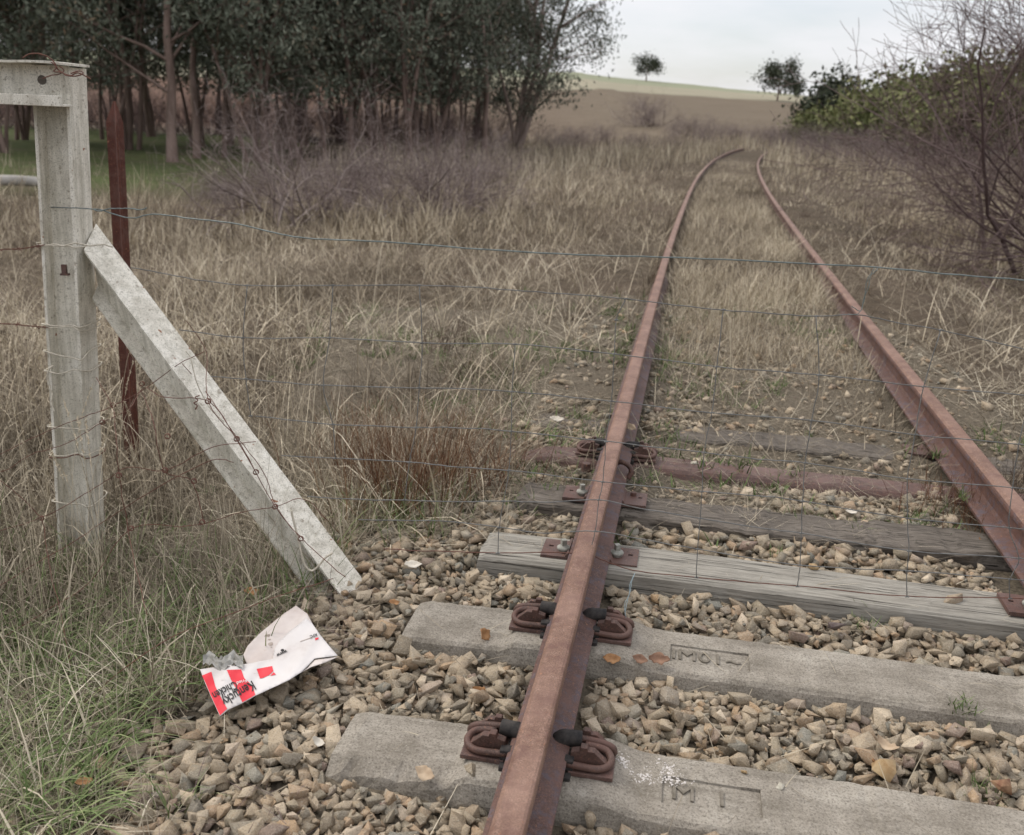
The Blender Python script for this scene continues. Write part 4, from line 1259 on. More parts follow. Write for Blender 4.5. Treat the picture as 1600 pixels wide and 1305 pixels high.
def print_text(body, c, dirv, size, mat, name, up=.0186, shear=0., off=.0, spx=1.0, sy=1.0):
    cu = bpy.data.curves.new(name, 'FONT'); cu.body = body; cu.size = 1; cu.offset = off; cu.resolution_u = 3; cu.space_character = spx; cu.shear = shear
    cu.align_x = 'CENTER'; cu.align_y = 'CENTER'
    to = bpy.data.objects.new('tmp', cu); COL.objects.link(to)
    dg = bpy.context.evaluated_depsgraph_get()
    tm = bpy.data.meshes.new_from_object(to.evaluated_get(dg)); bpy.data.objects.remove(to)
    d = Vector(dirv).normalized(); upv = Vector((d.y, -d.x))
    l = wrap.location
    for v in tm.vertices:
        q = Vector(c) + d * v.co.x * size + upv * v.co.y * size * sy
        v.co = Vector(pz2(q.x, q.y)) + Vector((0, 0, up)) - l
    tm.materials.clear()
    if sum(p.normal.z * p.area for p in tm.polygons) < 0: tm.flip_normals()
    return link(name, tm, mat, wrap)
print_text('Kentucky', (455, 1010), (-.86, .50), 92, M['ink_black'], 'printed_word', off=.018, sy=1.45)
print_text('Chicken', (322, 980), (-.88, .46), 78, M['ink_black'], 'printed_word', off=.018, sy=1.45)
print_text('Fried', (485, 898), (-.93, .30), 50, M['card'], 'printed_word', off=.012, sy=.9, up=.0186)
print_text('KFC', (1180, 448), (-.94, .33), 40, M['ink_black'], 'printed_letters', off=.02)
print_text('www', (874, 620), (-.90, .42), 50, M['ink_black'], 'printed_letters', off=.02)
for k, (x, y, r) in enumerate([(880, 588, 18)]):
    ring = [(x + r * math.cos(a), y + r * .7 * math.sin(a)) for a in np.linspace(0, 6.28, 12, endpoint=False)]
    decal(ring, M['ink_black'], 'printed_mark', .0176)
decal([(1050, 500), (1160, 462), (1162, 467), (1052, 505)], M['stain'], 'printed_line')
decal([(1195, 470), (1230, 462), (1228, 478), (1200, 492)], M['ink_red'], 'printed_mark')
for (x, y, r) in [(765, 512, 30), (740, 430, 24), (772, 545, 10), (755, 470, 14)]:
    decal([(x + r * (.7 + .5 * RNG.random()) * math.cos(a), y + r * .6 * (.7 + .5 * RNG.random()) * math.sin(a)) for a in np.linspace(0, 6.28, 11, endpoint=False)], M['stain'], 'stain', .0128)
# crumpled grey litter beside it
cr_t = thing('crumpled_foil', pz2(330, 700), 'crumpled grey scrap of wrapping half under the top of the striped carton', 'litter')
V = []; F = []
nx, ny = 14, 8
for i in range(nx):
    for j in range(ny):
        u = 110 + 390 * i / (nx - 1); v = 640 + 120 * j / (ny - 1) - 30 * math.sin(i * .8)
        p = Vector(pz2(u, v)) + Vector((0, 0, .012 + .016 * RNG.random()))
        V.append(p - cr_t.location)
for i in range(nx - 1):
    for j in range(ny - 1): F.append((i * ny + j, (i + 1) * ny + j, (i + 1) * ny + j + 1, i * ny + j + 1))
me = bpy.data.meshes.new('crumpled_sheet'); me.from_pydata(V, [], F)
M['foil'] = mat_simple('grey_foil', (.24, .23, .20), (.42, .41, .38), 30, .55, .3, .003)
link('crumpled_sheet', me, M['foil'], cr_t)

# ------------------------------------------------------------------ fallen leaves
def leaf_mesh(seed, fold=.35, curl=.3):
    rg = np.random.default_rng(seed)
    n = 9; V = []; F = []
    for i in range(n):
        t = i / (n - 1); w = .30 * math.sin(math.pi * min(1, t * .94 + .03)) ** 1.15 + (.02 * rg.random())
        for j, s in enumerate((-1, -.5, 0, .5, 1)):
            jag = (.03 * rg.normal() if abs(s) == 1 else 0)
            V.append((t - .5, s * (w + jag), fold * abs(s) * w + curl * (t - .5) ** 2 * 1.6 + .03 * rg.normal()))
    for i in range(n - 1):
        for j in range(4): F.append((i * 5 + j, (i + 1) * 5 + j, (i + 1) * 5 + j + 1, i * 5 + j + 1))
    return V, F
M['leaf_tan'] = mat_simple('tan_leaf', (.36, .26, .17), (.50, .39, .27), 30, .75, .4, .003)
M['leaf_orange'] = mat_simple('orange_leaf', (.24, .115, .045), (.40, .22, .10), 30, .7, .4, .003)
M['leaf_brown'] = mat_simple('brown_leaf', (.15, .08, .05), (.29, .17, .11), 30, .75, .4, .003)
M['leaf_pale'] = mat_simple('bleached_leaf', (.50, .45, .37), (.66, .61, .52), 30, .8, .4, .003)
def leaf(px, py, size, mat, rot, lab, seed=0, fold=.35, curl=.3, up=.012, z=None):
    zz = -.2
    if z is None:
        for _ in range(6):
            p = at_z(px, py, zz); zz = hsurf(p[0], p[1])
        z = zz
    p = at_z(px, py, z + up)
    V, F = leaf_mesh(seed, fold, curl)
    me = bpy.data.meshes.new('leaf'); me.from_pydata([(a * size, b * size, c * size) for a, b, c in V], [], F)
    for q in me.polygons: q.use_smooth = True
    o = link('fallen_leaf', me, M[mat], None, p, rot)
    s = o.modifiers.new('thick', 'SOLIDIFY'); s.thickness = .0006
    return meta(o, lab, 'leaf', 'fallen dry leaves')
leaf(757, 992, .062, 'leaf_orange', (.9, .1, 1.2), 'upright folded tan leaf leaning on the front of the second concrete sleeper', 1, .25, .2, .018, -.205)
leaf(664, 1208, .052, 'leaf_tan', (.55, .15, -.5), 'pale tan leaf with a torn edge on the front edge of the nearest concrete sleeper', 2, .1, .25, .008, -.196)
leaf(615, 942, .042, 'leaf_orange', (.3, .3, .6), 'glossy orange brown leaf on stones just behind the second sleeper left end', 3)
leaf(955, 1030, .052, 'leaf_orange', (.5, .1, .1), 'orange leaf just right of the rail in front of the second concrete sleeper', 4)
leaf(1000, 1030, .046, 'leaf_brown', (.6, .2, -.2), 'dark brown leaf in the middle of the three by the front of the second sleeper', 5)
leaf(1030, 1030, .060, 'leaf_brown', (.6, 0, -.1), 'broad reddish brown leaf, rightmost of the three by the front of the second sleeper', 6)
leaf(1035, 1088, .058, 'leaf_tan', (.2, .15, .5), 'broad light tan leaf lying on the stones between the two concrete sleepers', 7, .15, .2)
leaf(750, 1080, .045, 'leaf_orange', (.7, .2, -.4), 'curled dark orange leaf left of the rail between the concrete sleepers', 8)
leaf(870, 655, .075, 'leaf_pale', (.25, .1, .1), 'pale leaf left of the rail in the short grass past the steel sleeper', 9, .15, .2, .02)
leaf(985, 668, .070, 'leaf_tan', (.4, .2, -.9), 'curled brownish pink leaf right of the rail just past the first steel sleeper', 10, .3, .3, .02)
leaf(1355, 818, .060, 'leaf_tan', (.3, .1, .2), 'tan leaf on straw between the rails beyond the pale timber sleeper', 11, .2, .3, .02)
leaf(1330, 800, .052, 'leaf_pale', (.2, .1, .1), 'flat cream leaf on straw, farther than the tan one between the rails', 12, .2, .2, .02)
leaf(1490, 868, .070, 'leaf_tan', (.4, .2, 1), 'big curled tan leaf, leftmost in the heap inside the right hand rail', 13, .4, .5, .02)
leaf(1510, 858, .065, 'leaf_pale', (.5, .1, .3), 'pale curled leaf in the middle of the heap inside the right hand rail', 14, .4, .5, .025)
leaf(1540, 848, .070, 'leaf_orange', (.3, .2, .1), 'rust orange leaf, rightmost in the heap inside the right hand rail', 15, .4, .5, .025)
leaf(905, 848 + 50, .045, 'leaf_orange', (.8, .2, 1), 'small upright orange leaf in stones by the front of the pale timber sleeper', 16, .3, .3)
leaf(1365, 1190, .030, 'leaf_orange', (.7, .5, 1.1), 'tiny orange leaf upright beside the large ochre stone', 17)
leaf(1385, 1165, .055, 'leaf_tan', (.2, .2, -.6), 'narrow bleached curl of bark between the concrete sleepers on the right', 18, .1, .8)
leaf(498, 1160, .034, 'leaf_pale', (.4, .3, -.4), 'torn whitish scrap at the broken left end of the nearest sleeper', 19, .1, .8, .02)
leaf(130, 1222, .040, 'leaf_orange', (.3, .2, .6), 'orange brown leaf in the dark litter at the lower left', 20, z=-.27, up=.03)
leaf(645, 883, .060, 'leaf_pale', (.3, .1, .3), 'pale pinkish scrap on the stones at the foot of the brace', 21)
leaf(392, 925, .05, 'leaf_orange', (.5, .2, .6), 'rusty orange leaf in green grass under the slanting brace', 22, z=-.26, up=.04)

# ------------------------------------------------------------------ grass
def tone_field(x, y): return fbm(x, y, 1.3, 61)
def grass_layer(name, pts, hmin, hmax, w, K, mat, kind='stuff', lean=(.05, .5), curl=(.1, 1.6), tone=(.0, 1.), hz=None, z0=None):
    N = len(pts)
    z = gz(pts[:, 0], pts[:, 1]) if z0 is None else z0
    pos = np.column_stack([pts, z - .005])
    h = (hmin + (hmax - hmin) * RNG.random(N) ** 1.6)
    if hz is not None: h = h * hz
    ww = w * (.6 + .8 * RNG.random(N))
    le = lean[0] + (lean[1] - lean[0]) * RNG.random(N); cu = curl[0] + (curl[1] - curl[0]) * RNG.random(N) ** 2
    az = RNG.random(N) * 2 * math.pi
    tn = np.clip(tone[0] + (tone[1] - tone[0]) * (RNG.random(N) * .62 + .75 * (tone_field(pts[:, 0], pts[:, 1]) - .26)), 0, 1)
    V, F, T = blades(pos, h, ww, le, cu, az, K, tn)
    o = link(name, mesh_np(name, V, F, T), mat)
    o['kind'] = 'stuff'
    return o
def clumped(n_cl, per, sig, xr, yr, accept, logy=False, az=None):
    """clumps of points; in xr x yr, or by azimuth in log distance"""
    if az is not None:
        Y = yr[0] * (yr[1] / yr[0]) ** RNG.random(n_cl); A_ = az[0] + (az[1] - az[0]) * RNG.random(n_cl); X = Y * A_
    else:
        X = xr[0] + (xr[1] - xr[0]) * RNG.random(n_cl); Y = yr[0] + (yr[1] - yr[0]) * RNG.random(n_cl)
    keep = RNG.random(n_cl) < accept(X, Y)
    X, Y = X[keep], Y[keep]
    idx = np.repeat(np.arange(len(X)), per)
    s = sig if np.isscalar(sig) else sig(Y)[idx]
    P = np.column_stack([X[idx] + RNG.normal(size=len(idx)) * s, Y[idx] + RNG.normal(size=len(idx)) * s])
    return P
def dist(x, y): return x - xc(y)
def edge_left(x, y):
    """1 on grass left of the ballast near the camera"""
    d = dist(x, y)
    return sstep(-1.50, -1.78, d + .22 * (fbm(x, y, .35, 71) - .5))
def near_acc(x, y):
    a = edge_left(x, y)
    a = np.maximum(a, sstep(3.15, 3.6, y + .5 * (x + .2)) * (dist(x, y) < -.95) * .9)
    return a * (.45 + .75 * fbm(x, y, .25, 73))
def keep_clear(P, rail=.09):
    d = P[:, 0] - lx(P[:, 1])
    ok = (np.abs(d) > rail) & (np.abs(d - GA) > rail)
    # not through the wrapper
    a = pz2(450, 900); 
    near = (P[:, 0] > -.95) & (P[:, 0] < -.38) & (P[:, 1] > 1.82) & (P[:, 1] < 2.45) & (P[:, 1] < 2.0 + .9 * (P[:, 0] + .82) + .25)
    return P[ok & ~near]
# 1 foreground, left: fine tangle
P = keep_clear(clumped(5200, 9, .022, (-3.3, -.25), (1.2, 4.6), near_acc))
hz = .35 + .85 * fbm(P[:, 0], P[:, 1], .35, 75)
hz *= 1 - .55 * sstep(-1.95, -1.6, dist(P[:, 0], P[:, 1])) * (P[:, 1] < 2.8)
grass_layer('dry_grass', P, .08, .42, .0030, 4, M['dry_grey'], lean=(.05, 1.1), curl=(-.2, 2.6), hz=hz, tone=(-.1, 1.1))
P = keep_clear(clumped(1500, 5, .06, (-3.3, -.3), (1.3, 4.6), near_acc))
grass_layer('broad_dry_blades', P, .10, .38, .0055, 5, M['dry_grey'], lean=(.1, 1.2), curl=(.3, 2.6), tone=(.3, 1.05))
# 2 flattened litter of straws on the ground, left and at the ballast edge
P = keep_clear(clumped(2300, 8, .05, (-3.2, .1), (1.2, 5.0), lambda x, y: np.maximum(sstep(-1.45, -1.75, dist(x, y)), sstep(3.0, 3.4, y) * (dist(x, y) < -.9))))
z0 = np.array([max(float(gz(a, b)), hsurf(a, b) if a > bx0 + .02 else -9) for a, b in P]) + .008
grass_layer('straw_litter', P, .08, .35, .0026, 3, M['dry_grey'], lean=(1.1, 1.55), curl=(-.2, .5), tone=(0, .8), z0=z0)
# 3 tall thin stalks
P = keep_clear(clumped(230, 6, .05, (-3.2, -.7), (1.9, 5.0), lambda x, y: edge_left(x, y) * (.3 + fbm(x, y, .5, 77))), .3)
grass_layer('tall_stalks', P, .28, .70, .0026, 4, M['dry_grey'], lean=(.0, .35), curl=(0, .6), tone=(.1, .9))
# seed heads: separate short blades near stalk tips, in one tangle
P = clumped(70, 3, .03, (-3.0, -1.0), (2.4, 5.2), lambda x, y: edge_left(x, y))
N = len(P); z = gz(P[:, 0], P[:, 1])
Vs, Fs, Ts, n0 = [], [], [], 0
for q in range(N):
    hh = .5 + .4 * RNG.random(); az_ = RNG.random() * 6.28; cu = .3 + .5 * RNG.random()
    tt = np.linspace(0, 1, 8); th = .05 + cu * tt ** 2
    rad = np.concatenate([[0], np.cumsum(np.sin(th[:-1]) * hh / 7)]); zz = np.concatenate([[0], np.cumsum(np.cos(th[:-1]) * hh / 7)])
    C = np.column_stack([P[q, 0] + np.cos(az_) * rad, P[q, 1] + np.sin(az_) * rad, z[q] + zz])
    V, F = tube_batch(C[None], np.linspace(.0013, .0007, 8)[None], 3)
    tn = .55 + .35 * RNG.random()
    Vs.append(V); Fs.append(F + n0); n0 += len(V); Ts.append(np.full(len(V), tn))
    m_ = 26; ti = .78 + .22 * RNG.random(m_)
    c = np.column_stack([np.interp(ti, tt, C[:, k]) for k in range(3)])
    V, F, T = quads(c, unit(RNG.normal(size=(m_, 3))) * .0028, unit(RNG.normal(size=(m_, 3)) * .5 + [0, 0, 1]) * .011, np.full(m_, tn))
    Vs.append(V); Fs.append(F + n0); n0 += len(V); Ts.append(T)
o = link('seeding_grass', mesh_np('seeding_grass', np.vstack(Vs), np.vstack(Fs), np.concatenate(Ts)), M['dry']); o['kind'] = 'stuff'
# 4 green grass, lower left and under the brace
def green_acc(x, y):
    a = np.exp(-(((x + 1.03) / .28) ** 2 + ((y - 2.0) / .38) ** 2)) * 1.6
    a += np.exp(-(((x + .80) / .22) ** 2 + ((y - 2.75) / .30) ** 2)) * 1.3
    a = a * .6 + np.exp(-(((x + 1.6) / .6) ** 2 + ((y - 2.6) / .6) ** 2)) * .4 + .30 * (x < -.6) * (y < 3.2)
    a += np.exp(-(((x + .40) / .14) ** 2 + ((y - 3.45) / .22) ** 2)) * .9
    return np.clip(a, 0, 1) * edge_left(x, y) + .9 * np.exp(-(((x + .40) / .16) ** 2 + ((y - 3.45) / .22) ** 2))
P = keep_clear(clumped(1900, 8, .022, (-2.6, 0), (1.2, 3.9), green_acc))
grass_layer('green_grass', P, .09, .30, .0038, 5, M['green'], lean=(.1, .8), curl=(.3, 1.7), tone=(0, 1))
# drooping long blades by the wrapper
P = keep_clear(clumped(190, 8, .03, (-1.7, -.78), (1.5, 2.7), lambda x, y: edge_left(x, y)))
N = len(P)
P = P[P[:, 0] < -.93]; N = len(P)
V, F, T = blades(np.column_stack([P, gz(P[:, 0], P[:, 1])]), .16 + .14 * RNG.random(N), .005 + .003 * RNG.random(N), .3 + .5 * RNG.random(N), .9 + .9 * RNG.random(N), RNG.normal(size=N) * .7 + .0, 6, .35 + .5 * RNG.random(N))
o = link('drooping_green_grass', mesh_np('drooping_green_grass', V, F, T), M['green']); o['kind'] = 'stuff'
# 5 strip between the rails and the right side, near
def mid_acc(x, y):
    grn = sstep(-2.2, -3.6, x + .14 * y) * sstep(19, 22, y)
    d = np.abs(dist(x, y)); n_ = fbm(x, y, .8, 81)
    inner = sstep(3.6, 7.5, y) * (.06 + .5 * sstep(.46, .64, n_)) + sstep(7, 13, y) * .35 + sstep(12, 20, y) * .4
    outer = (.35 + .8 * n_) * sstep(.95, 1.6, d) * (.50 + .50 * sstep(1.8, 3.8, d))
    outer = outer * np.where(dist(x, y) > 0, sstep(2.9, 3.6, y - .0 * x) + .35, sstep(3.0, 3.5, y + .5 * (x + .2)))
    return np.clip(np.where(d < 1.0, inner, np.maximum(inner, outer)), 0, 1) * (1 - .93 * grn)
def fld_h(P):
    d = np.abs(dist(P[:, 0], P[:, 1])); n_ = fbm(P[:, 0], P[:, 1], 1.6, 83)
    m_ = fbm(P[:, 0], P[:, 1], .55, 87)
    return (.28 + 1.0 * sstep(.3, .75, n_)) * (.40 + .9 * sstep(.42, .72, m_)) * (.30 + .70 * sstep(1.0, 4.4, d)) * (.8 + .5 * sstep(10, 25, P[:, 1]))
P = keep_clear(clumped(13500, 9, lambda Y: .02 + .006 * Y, None, (3.1, 13), lambda x, y: mid_acc(x, y) * (.45 + .75 * sstep(.35, .6, fbm(x, y, .5, 88))), az=(-.82, .85)), .10)
grass_layer('dry_grass_field', P, .10, .55, .0055, 3, M['dry'], lean=(.05, 1.15), curl=(-.2, 2.0), hz=fld_h(P))
P = keep_clear(clumped(3000, 5, lambda Y: .04 + .01 * Y, None, (3.1, 12), lambda x, y: mid_acc(x, y) * (dist(x, y) < -1.1) + .5 * mid_acc(x, y), az=(-.82, .85)), .10)
grass_layer('broad_straw', P, .15, .62, .0062, 4, M['dry'], lean=(.1, 1.2), curl=(.2, 2.6), tone=(.25, 1.05))
def btw(x, y): return (np.abs(dist(x, y)) < .66) * (.25 + .9 * sstep(.38, .62, fbm(x, y, .7, 95))) * sstep(3.8, 7.0, y) * .8
P = keep_clear(clumped(26000, 9, lambda Y: .02 + .004 * Y, None, (4.6, 36), btw, az=(-.1, .45)), .08)
grass_layer('grass_between_rails', P, .06, .30, .0050, 3, M['dry'], lean=(.05, 1.0), curl=(-.1, 1.6), tone=(.05, 1.05), hz=(.55 + .9 * fbm(P[:, 0], P[:, 1], .9, 96)))
# wind-flattened straw carpet
P = keep_clear(clumped(5200, 8, lambda Y: .03 + .01 * Y, None, (3.2, 12), lambda x, y: np.clip(mid_acc(x, y) * 1.3 + .35 * sstep(3.3, 4.2, y), 0, 1), az=(-.8, .8)), .07)
z0 = np.array([max(float(gz(a, b)), hsurf(a, b) if (bx0 + .02 < a < bx1 and b < by1) else -9) for a, b in P]) + .006
grass_layer('straw_carpet', P, .10, .40, .0036, 2, M['dry_grey'], lean=(1.05, 1.55), curl=(-.2, .4), z0=z0)
# middle distance
P = keep_clear(clumped(8200, 9, lambda Y: .010 * Y, None, (12, 34), mid_acc, az=(-.80, .82)), .11)
hh = fld_h(P)
grass_layer('dry_grass_middle', P, .22, .72, .013, 2, M['dry'], lean=(.05, .85), curl=(-.1, 1.3), hz=hh)
def far_acc(x, y):
    return np.clip(.35 + .6 * fbm(x, y, 5, 85), 0, 1) * (1 - sstep(-1.5, -3.5, x + .12 * y) * sstep(26, 30, y)) * (1 - .9 * ((x + .12 * y < -3) & (y > 26)))
P = clumped(4600, 9, lambda Y: .012 * Y, None, (32, 90), far_acc, az=(-.75, .80))
d_ = dist(P[:, 0], P[:, 1]); P = P[(np.abs(d_) > .95) | (P[:, 1] > 50)]
grass_layer('dry_grass_far', P, .35, 1.0, .030, 2, M['dry'], lean=(.05, .5), curl=(0, .9))
# green low weeds and tufts between the rails
def gw(x, y):
    return sstep(.47, .60, fbm(x, y, .55, 91)) * sstep(3.1, 3.5, y) * sstep(9, 6, y)
P = keep_clear(clumped(3800, 10, .022, (-1.6, 3.0), (3.0, 10.5), gw), .09)
z0 = np.array([max(float(gz(a, b)), hsurf(a, b) if a > bx0 + .02 else -9) for a, b in P]) - .005
grass_layer('green_weeds', P, .03, .10, .0055, 3, M['green'], lean=(.2, 1.1), curl=(0, 1.0), z0=z0, tone=(.0, .9))
P = np.vstack([np.column_stack([np.array(at_z(x, y, -.2))[0] + RNG.normal(size=60) * .022, np.array(at_z(x, y, -.2))[1] + RNG.normal(size=60) * .022]) for x, y in [(1352, 968), (1545, 1218), (1505, 1110), (1240, 750), (1490, 800), (1385, 838), (1210, 860), (1460, 735)]])
z0 = np.array([hsurf(a, b) for a, b in P]) - .01
grass_layer('green_sprouts', P, .02, .07, .0034, 3, M['green'], lean=(.2, 1.0), curl=(0, 1.0), z0=z0)
# loose straws lying over stones and sleepers
P = np.column_stack([-.7 + 3.0 * RNG.random(430), 1.3 + 2.2 * RNG.random(430)]); P = keep_clear(P, .1)
for q_ in range(1):
    yy = 3.25 + .75 * RNG.random(2600); P2 = np.column_stack([xc(yy) + (RNG.random(2600) - .5) * 2.2 - .08 * RNG.random(2600), yy]); P2 = P2[RNG.random(2600) < sstep(.40, .60, fbm(P2[:, 0], P2[:, 1], .5, 98))]
P = np.vstack([P, keep_clear(P2, .1)])
z0 = np.array([hsurf(a, b) for a, b in P]) + .004
grass_layer('loose_straws', P, .04, .20, .0020, 4, M['dry_grey'], lean=(1.1, 1.5), curl=(-.1, .45), z0=z0, tone=(.2, 1))
P = np.column_stack([-1.15 + .75 * RNG.random(900), 1.45 + 1.5 * RNG.random(900)]); P = keep_clear(P, .1)
z0 = np.array([hsurf(a, b) if a > bx0 + .02 else float(gz(a, b)) for a, b in P]) + .003
grass_layer('root_litter', P, .03, .16, .0017, 4, M['twig_dark'], lean=(1.0, 1.5), curl=(-.3, .8), z0=z0, tone=(0, .8))
# weed wisps standing along the rail webs
P = np.concatenate([np.column_stack([lx(y_) + o_, y_]) for o_ in (.12, -.12, GA - .13, GA + .12) for y_ in [3.6 + 18 * RNG.random(520) ** 1.3]])
P = np.vstack([P] + [np.column_stack([lx(y_) + GA - .12, y_]) for y_ in [3.5 + 7 * RNG.random(900)]])
P = P + RNG.normal(size=P.shape) * .022
grass_layer('rail_side_grass', P, .08, .26, .0050, 3, M['dry'], lean=(.05, .7), curl=(0, 1.2), tone=(0, .8))

# ------------------------------------------------------------------ weeds, shrubs
def twig_mesh(name, seed, n_stem, base_sig, h, lean_dir=(0, 0), lean_amt=.3, r=.006, up=.05, lv=((5, .5, .6), (5, .5, .6)), K=6, wig=.12, leaves=0, leaf_r=.02, mat_leaf=None, tn=(.2, .9), S=3, az_spread=.6, base_pts=None, dirs=None):
    rg = np.random.default_rng(seed)
    base = np.column_stack([rg.normal(size=n_stem) * base_sig, rg.normal(size=n_stem) * base_sig, np.full(n_stem, -.03)])
    if base_pts is not None: base = np.array(base_pts, float); n_stem = len(base)
    d = np.column_stack([rg.normal(size=n_stem) * az_spread + lean_dir[0] * lean_amt, rg.normal(size=n_stem) * az_spread + lean_dir[1] * lean_amt, np.ones(n_stem)])
    if dirs is not None: d = np.array(dirs, float)
    d = unit(d)
    L = h * (.6 + .5 * rg.random(n_stem))
    pts = [base]
    for k in range(1, K):
        d = unit(d + rg.normal(size=d.shape) * wig + np.array([0, 0, up])); pts.append(pts[-1] + d * (L / (K - 1))[:, None])
    P = np.stack(pts, 1); R = r * (.6 + .6 * rg.random(n_stem))[:, None] * np.linspace(1, .3, K)[None]
    parts = [tube_batch(P, R, S)]; tones = [np.repeat(tn[0] + (tn[1] - tn[0]) * rg.random(len(P)), P.shape[1] * S)]
    Pc, Rc = P, R; ln = h
    for (n, f, sp_) in lv:
        ln *= f
        Pc, Rc = spawn(Pc, Rc, n, ln, sp_, rg, up=up * .5, wiggle=wig * 1.2, K=4, tmin=.15, rfac=.62)
        parts.append(tube_batch(Pc, np.maximum(Rc, r * .10), 3)); tones.append(np.repeat(tn[0] + (tn[1] - tn[0]) * rg.random(len(Pc)), Pc.shape[1] * 3))
    V, F = join(parts)
    me = mesh_np(name, V, F, np.concatenate(tones))
    return me, Pc
# reddish dock stems beside the rail
for k, (px, py, n, h, lab) in enumerate([(640, 800, 85, .46, 'clump of thin reddish brown weed stems left of the sleepers, the denser left one'), (735, 775, 55, .38, 'clump of reddish brown weed stems nearest the end of the pale timber sleeper'), (575, 760, 46, .38, 'smaller sparse clump of red brown stems just right of the brace')]):
    p = at_z(px, py, -.27)
    me, _ = twig_mesh('stems', 900 + k, n, .12, h, r=.0022, up=.05, lv=((4, .45, .4), (2, .5, .6)), K=6, wig=.07, az_spread=.33, tn=(0, 1))
    t = thing('weed_clump', p, lab, 'weed', 'reddish weed clumps by the track')
    link('stems', me, M['redweed'], t)
for k, (px, py, s) in enumerate([(945, 385, .30), (1050, 375, .26), (890, 520, .28), (920, 505, .24), (1360, 400, .34), (1250, 355, .3), (1440, 470, .3), (1540, 850, .22), (1380, 610, .22), (1250, 300, .35), (700, 540, .3), (1470, 820, .25), (1010, 420, .2), (1580, 800, .3)]):
    p = at_z(px, py, -.28)
    me, _ = twig_mesh('stems', 930 + k, 45, .10, s, r=.0028, up=.04, lv=((3, .5, .4),), K=5, wig=.06, az_spread=.28)
    t = thing('weed_clump', p, ['low brown weed tuft just left of the near rail, farther than the mesh', 'low brown weed tuft right beside the near rail past the top wire', 'dark weed tuft left of the near rail behind the mesh', 'second dark weed tuft beside the near rail behind the mesh', 'brown weed tuft right of the far rail below the purple bush', 'small weed tuft between the rails where they begin to curve', 'weed tuft in the grass right of the far rail', 'sprawling brown weed inside the right hand rail by the leaf heap', 'straw coloured tuft against the inside of the right hand rail', 'distant weed tuft just right of the far rail', 'grey brown weed tuft in the middle of the left field', 'branching brown weed in front of the leaf heap inside the right hand rail', 'little weed tuft touching the near rail', 'weed growing against the outside of the right hand rail at the photo edge'][k], 'weed', 'brown weed tufts along the track')
    link('stems', me, M['redweed'] if k in (7, 11) else (M['dry'] if k in (8, 12) else M['brownweed']), t)

# bare purple shrubs, left middle distance
shr = [twig_mesh('twigs', 300 + k, 34, .38, 1.55, r=.013, up=-.018, lv=((6, .5, .6), (5, .5, .75), (2, .6, .8)), K=7, wig=.17, az_spread=.85, tn=(.1, 1))[0] for k in range(3)]
for me in shr: me.materials.append(M['twig'])
def shrub(X, Y, s, k, lab, grp, sz=1., rot=0.):
    t = thing('bare_shrub', (X, Y, float(gz(X, Y))), lab, 'shrub', grp, (0, 0, rot))
    t.scale = (s, s, s * sz)
    link('twigs', shr[k % 3], None, t)
def pxy(px, Y): return float(at_y(px, 300 if Y < 35 else 170, Y)[0])
for k, (px, Y, s, lab) in enumerate([(465, 16.5, 1.30, 'large bare purple grey bramble mound left of centre in front of the trees'), (385, 18.5, .62, 'smaller bramble mound at the left foot of the large purple one'), (640, 15.8, 1.0, 'bare purple grey thicket in the middle of the left field'), (715, 17.5, .85, 'bare thicket at the right end of the purple grey row'), (550, 20, .8, 'bare shrub filling the gap behind the two purple mounds'), (345, 22, .4, 'low bare shrub near the green paddock on the left'), (760, 26, .8, 'faint bare shrub below the big gum tree')]):
    shrub(pxy(px, Y), Y, s, k, lab, 'bare shrubs in the left field', 1.0, k * 1.3)
sh_far = [(1018, 100, 2.3, 'round dark purple shrub standing alone before the ploughed hill'), (900, 70, 1.2, 'bare shrub right of the big gum tree'), (870, 62, 1.0, 'bare shrub at the foot of the big gum tree on its right'), (950, 78, 1.2, 'bare shrub between the big gum tree and the round dark shrub'), (1075, 85, 1.4, 'bare shrub just right of the round dark shrub'), (1120, 88, 1.3, 'bare shrub beyond the curve of the rails'), (1160, 84, 1.2, 'bare shrub straight beyond the vanishing rails'), (1200, 80, 1.3, 'bare shrub beyond the rails below the lone round tree'), (1245, 74, 1.3, 'purple shrub at the left foot of the green bushes'), (1300, 62, 1.4, 'purple shrub below the dark bushy tree'), (1350, 50, 1.3, 'purple shrub below the green bushes, left of the big bare bush'), (1280, 46, 1.0, 'low purple shrub right of the vanishing rails'), (1400, 40, 1.3, 'purple thicket just behind the big bare bush'), (1000, 66, .9, 'low scrub in front of the round dark shrub'), (1060, 60, .8, 'low scrub left of the rail curve'), (1110, 66, .9, 'low scrub right above the rail curve'), (1470, 36, 1.2, 'purple thicket seen through the big bare bush'), (1560, 33, 1.3, 'purple thicket at the right edge behind the big bare bush'), (1225, 60, .9, 'low grey scrub right of the rails end')]
for k, (px, Y, s, lab) in enumerate(sh_far):
    shrub(pxy(px, Y), Y, s, k + 1, lab, 'bare shrubs beyond the curve', .9, k * 2.1)

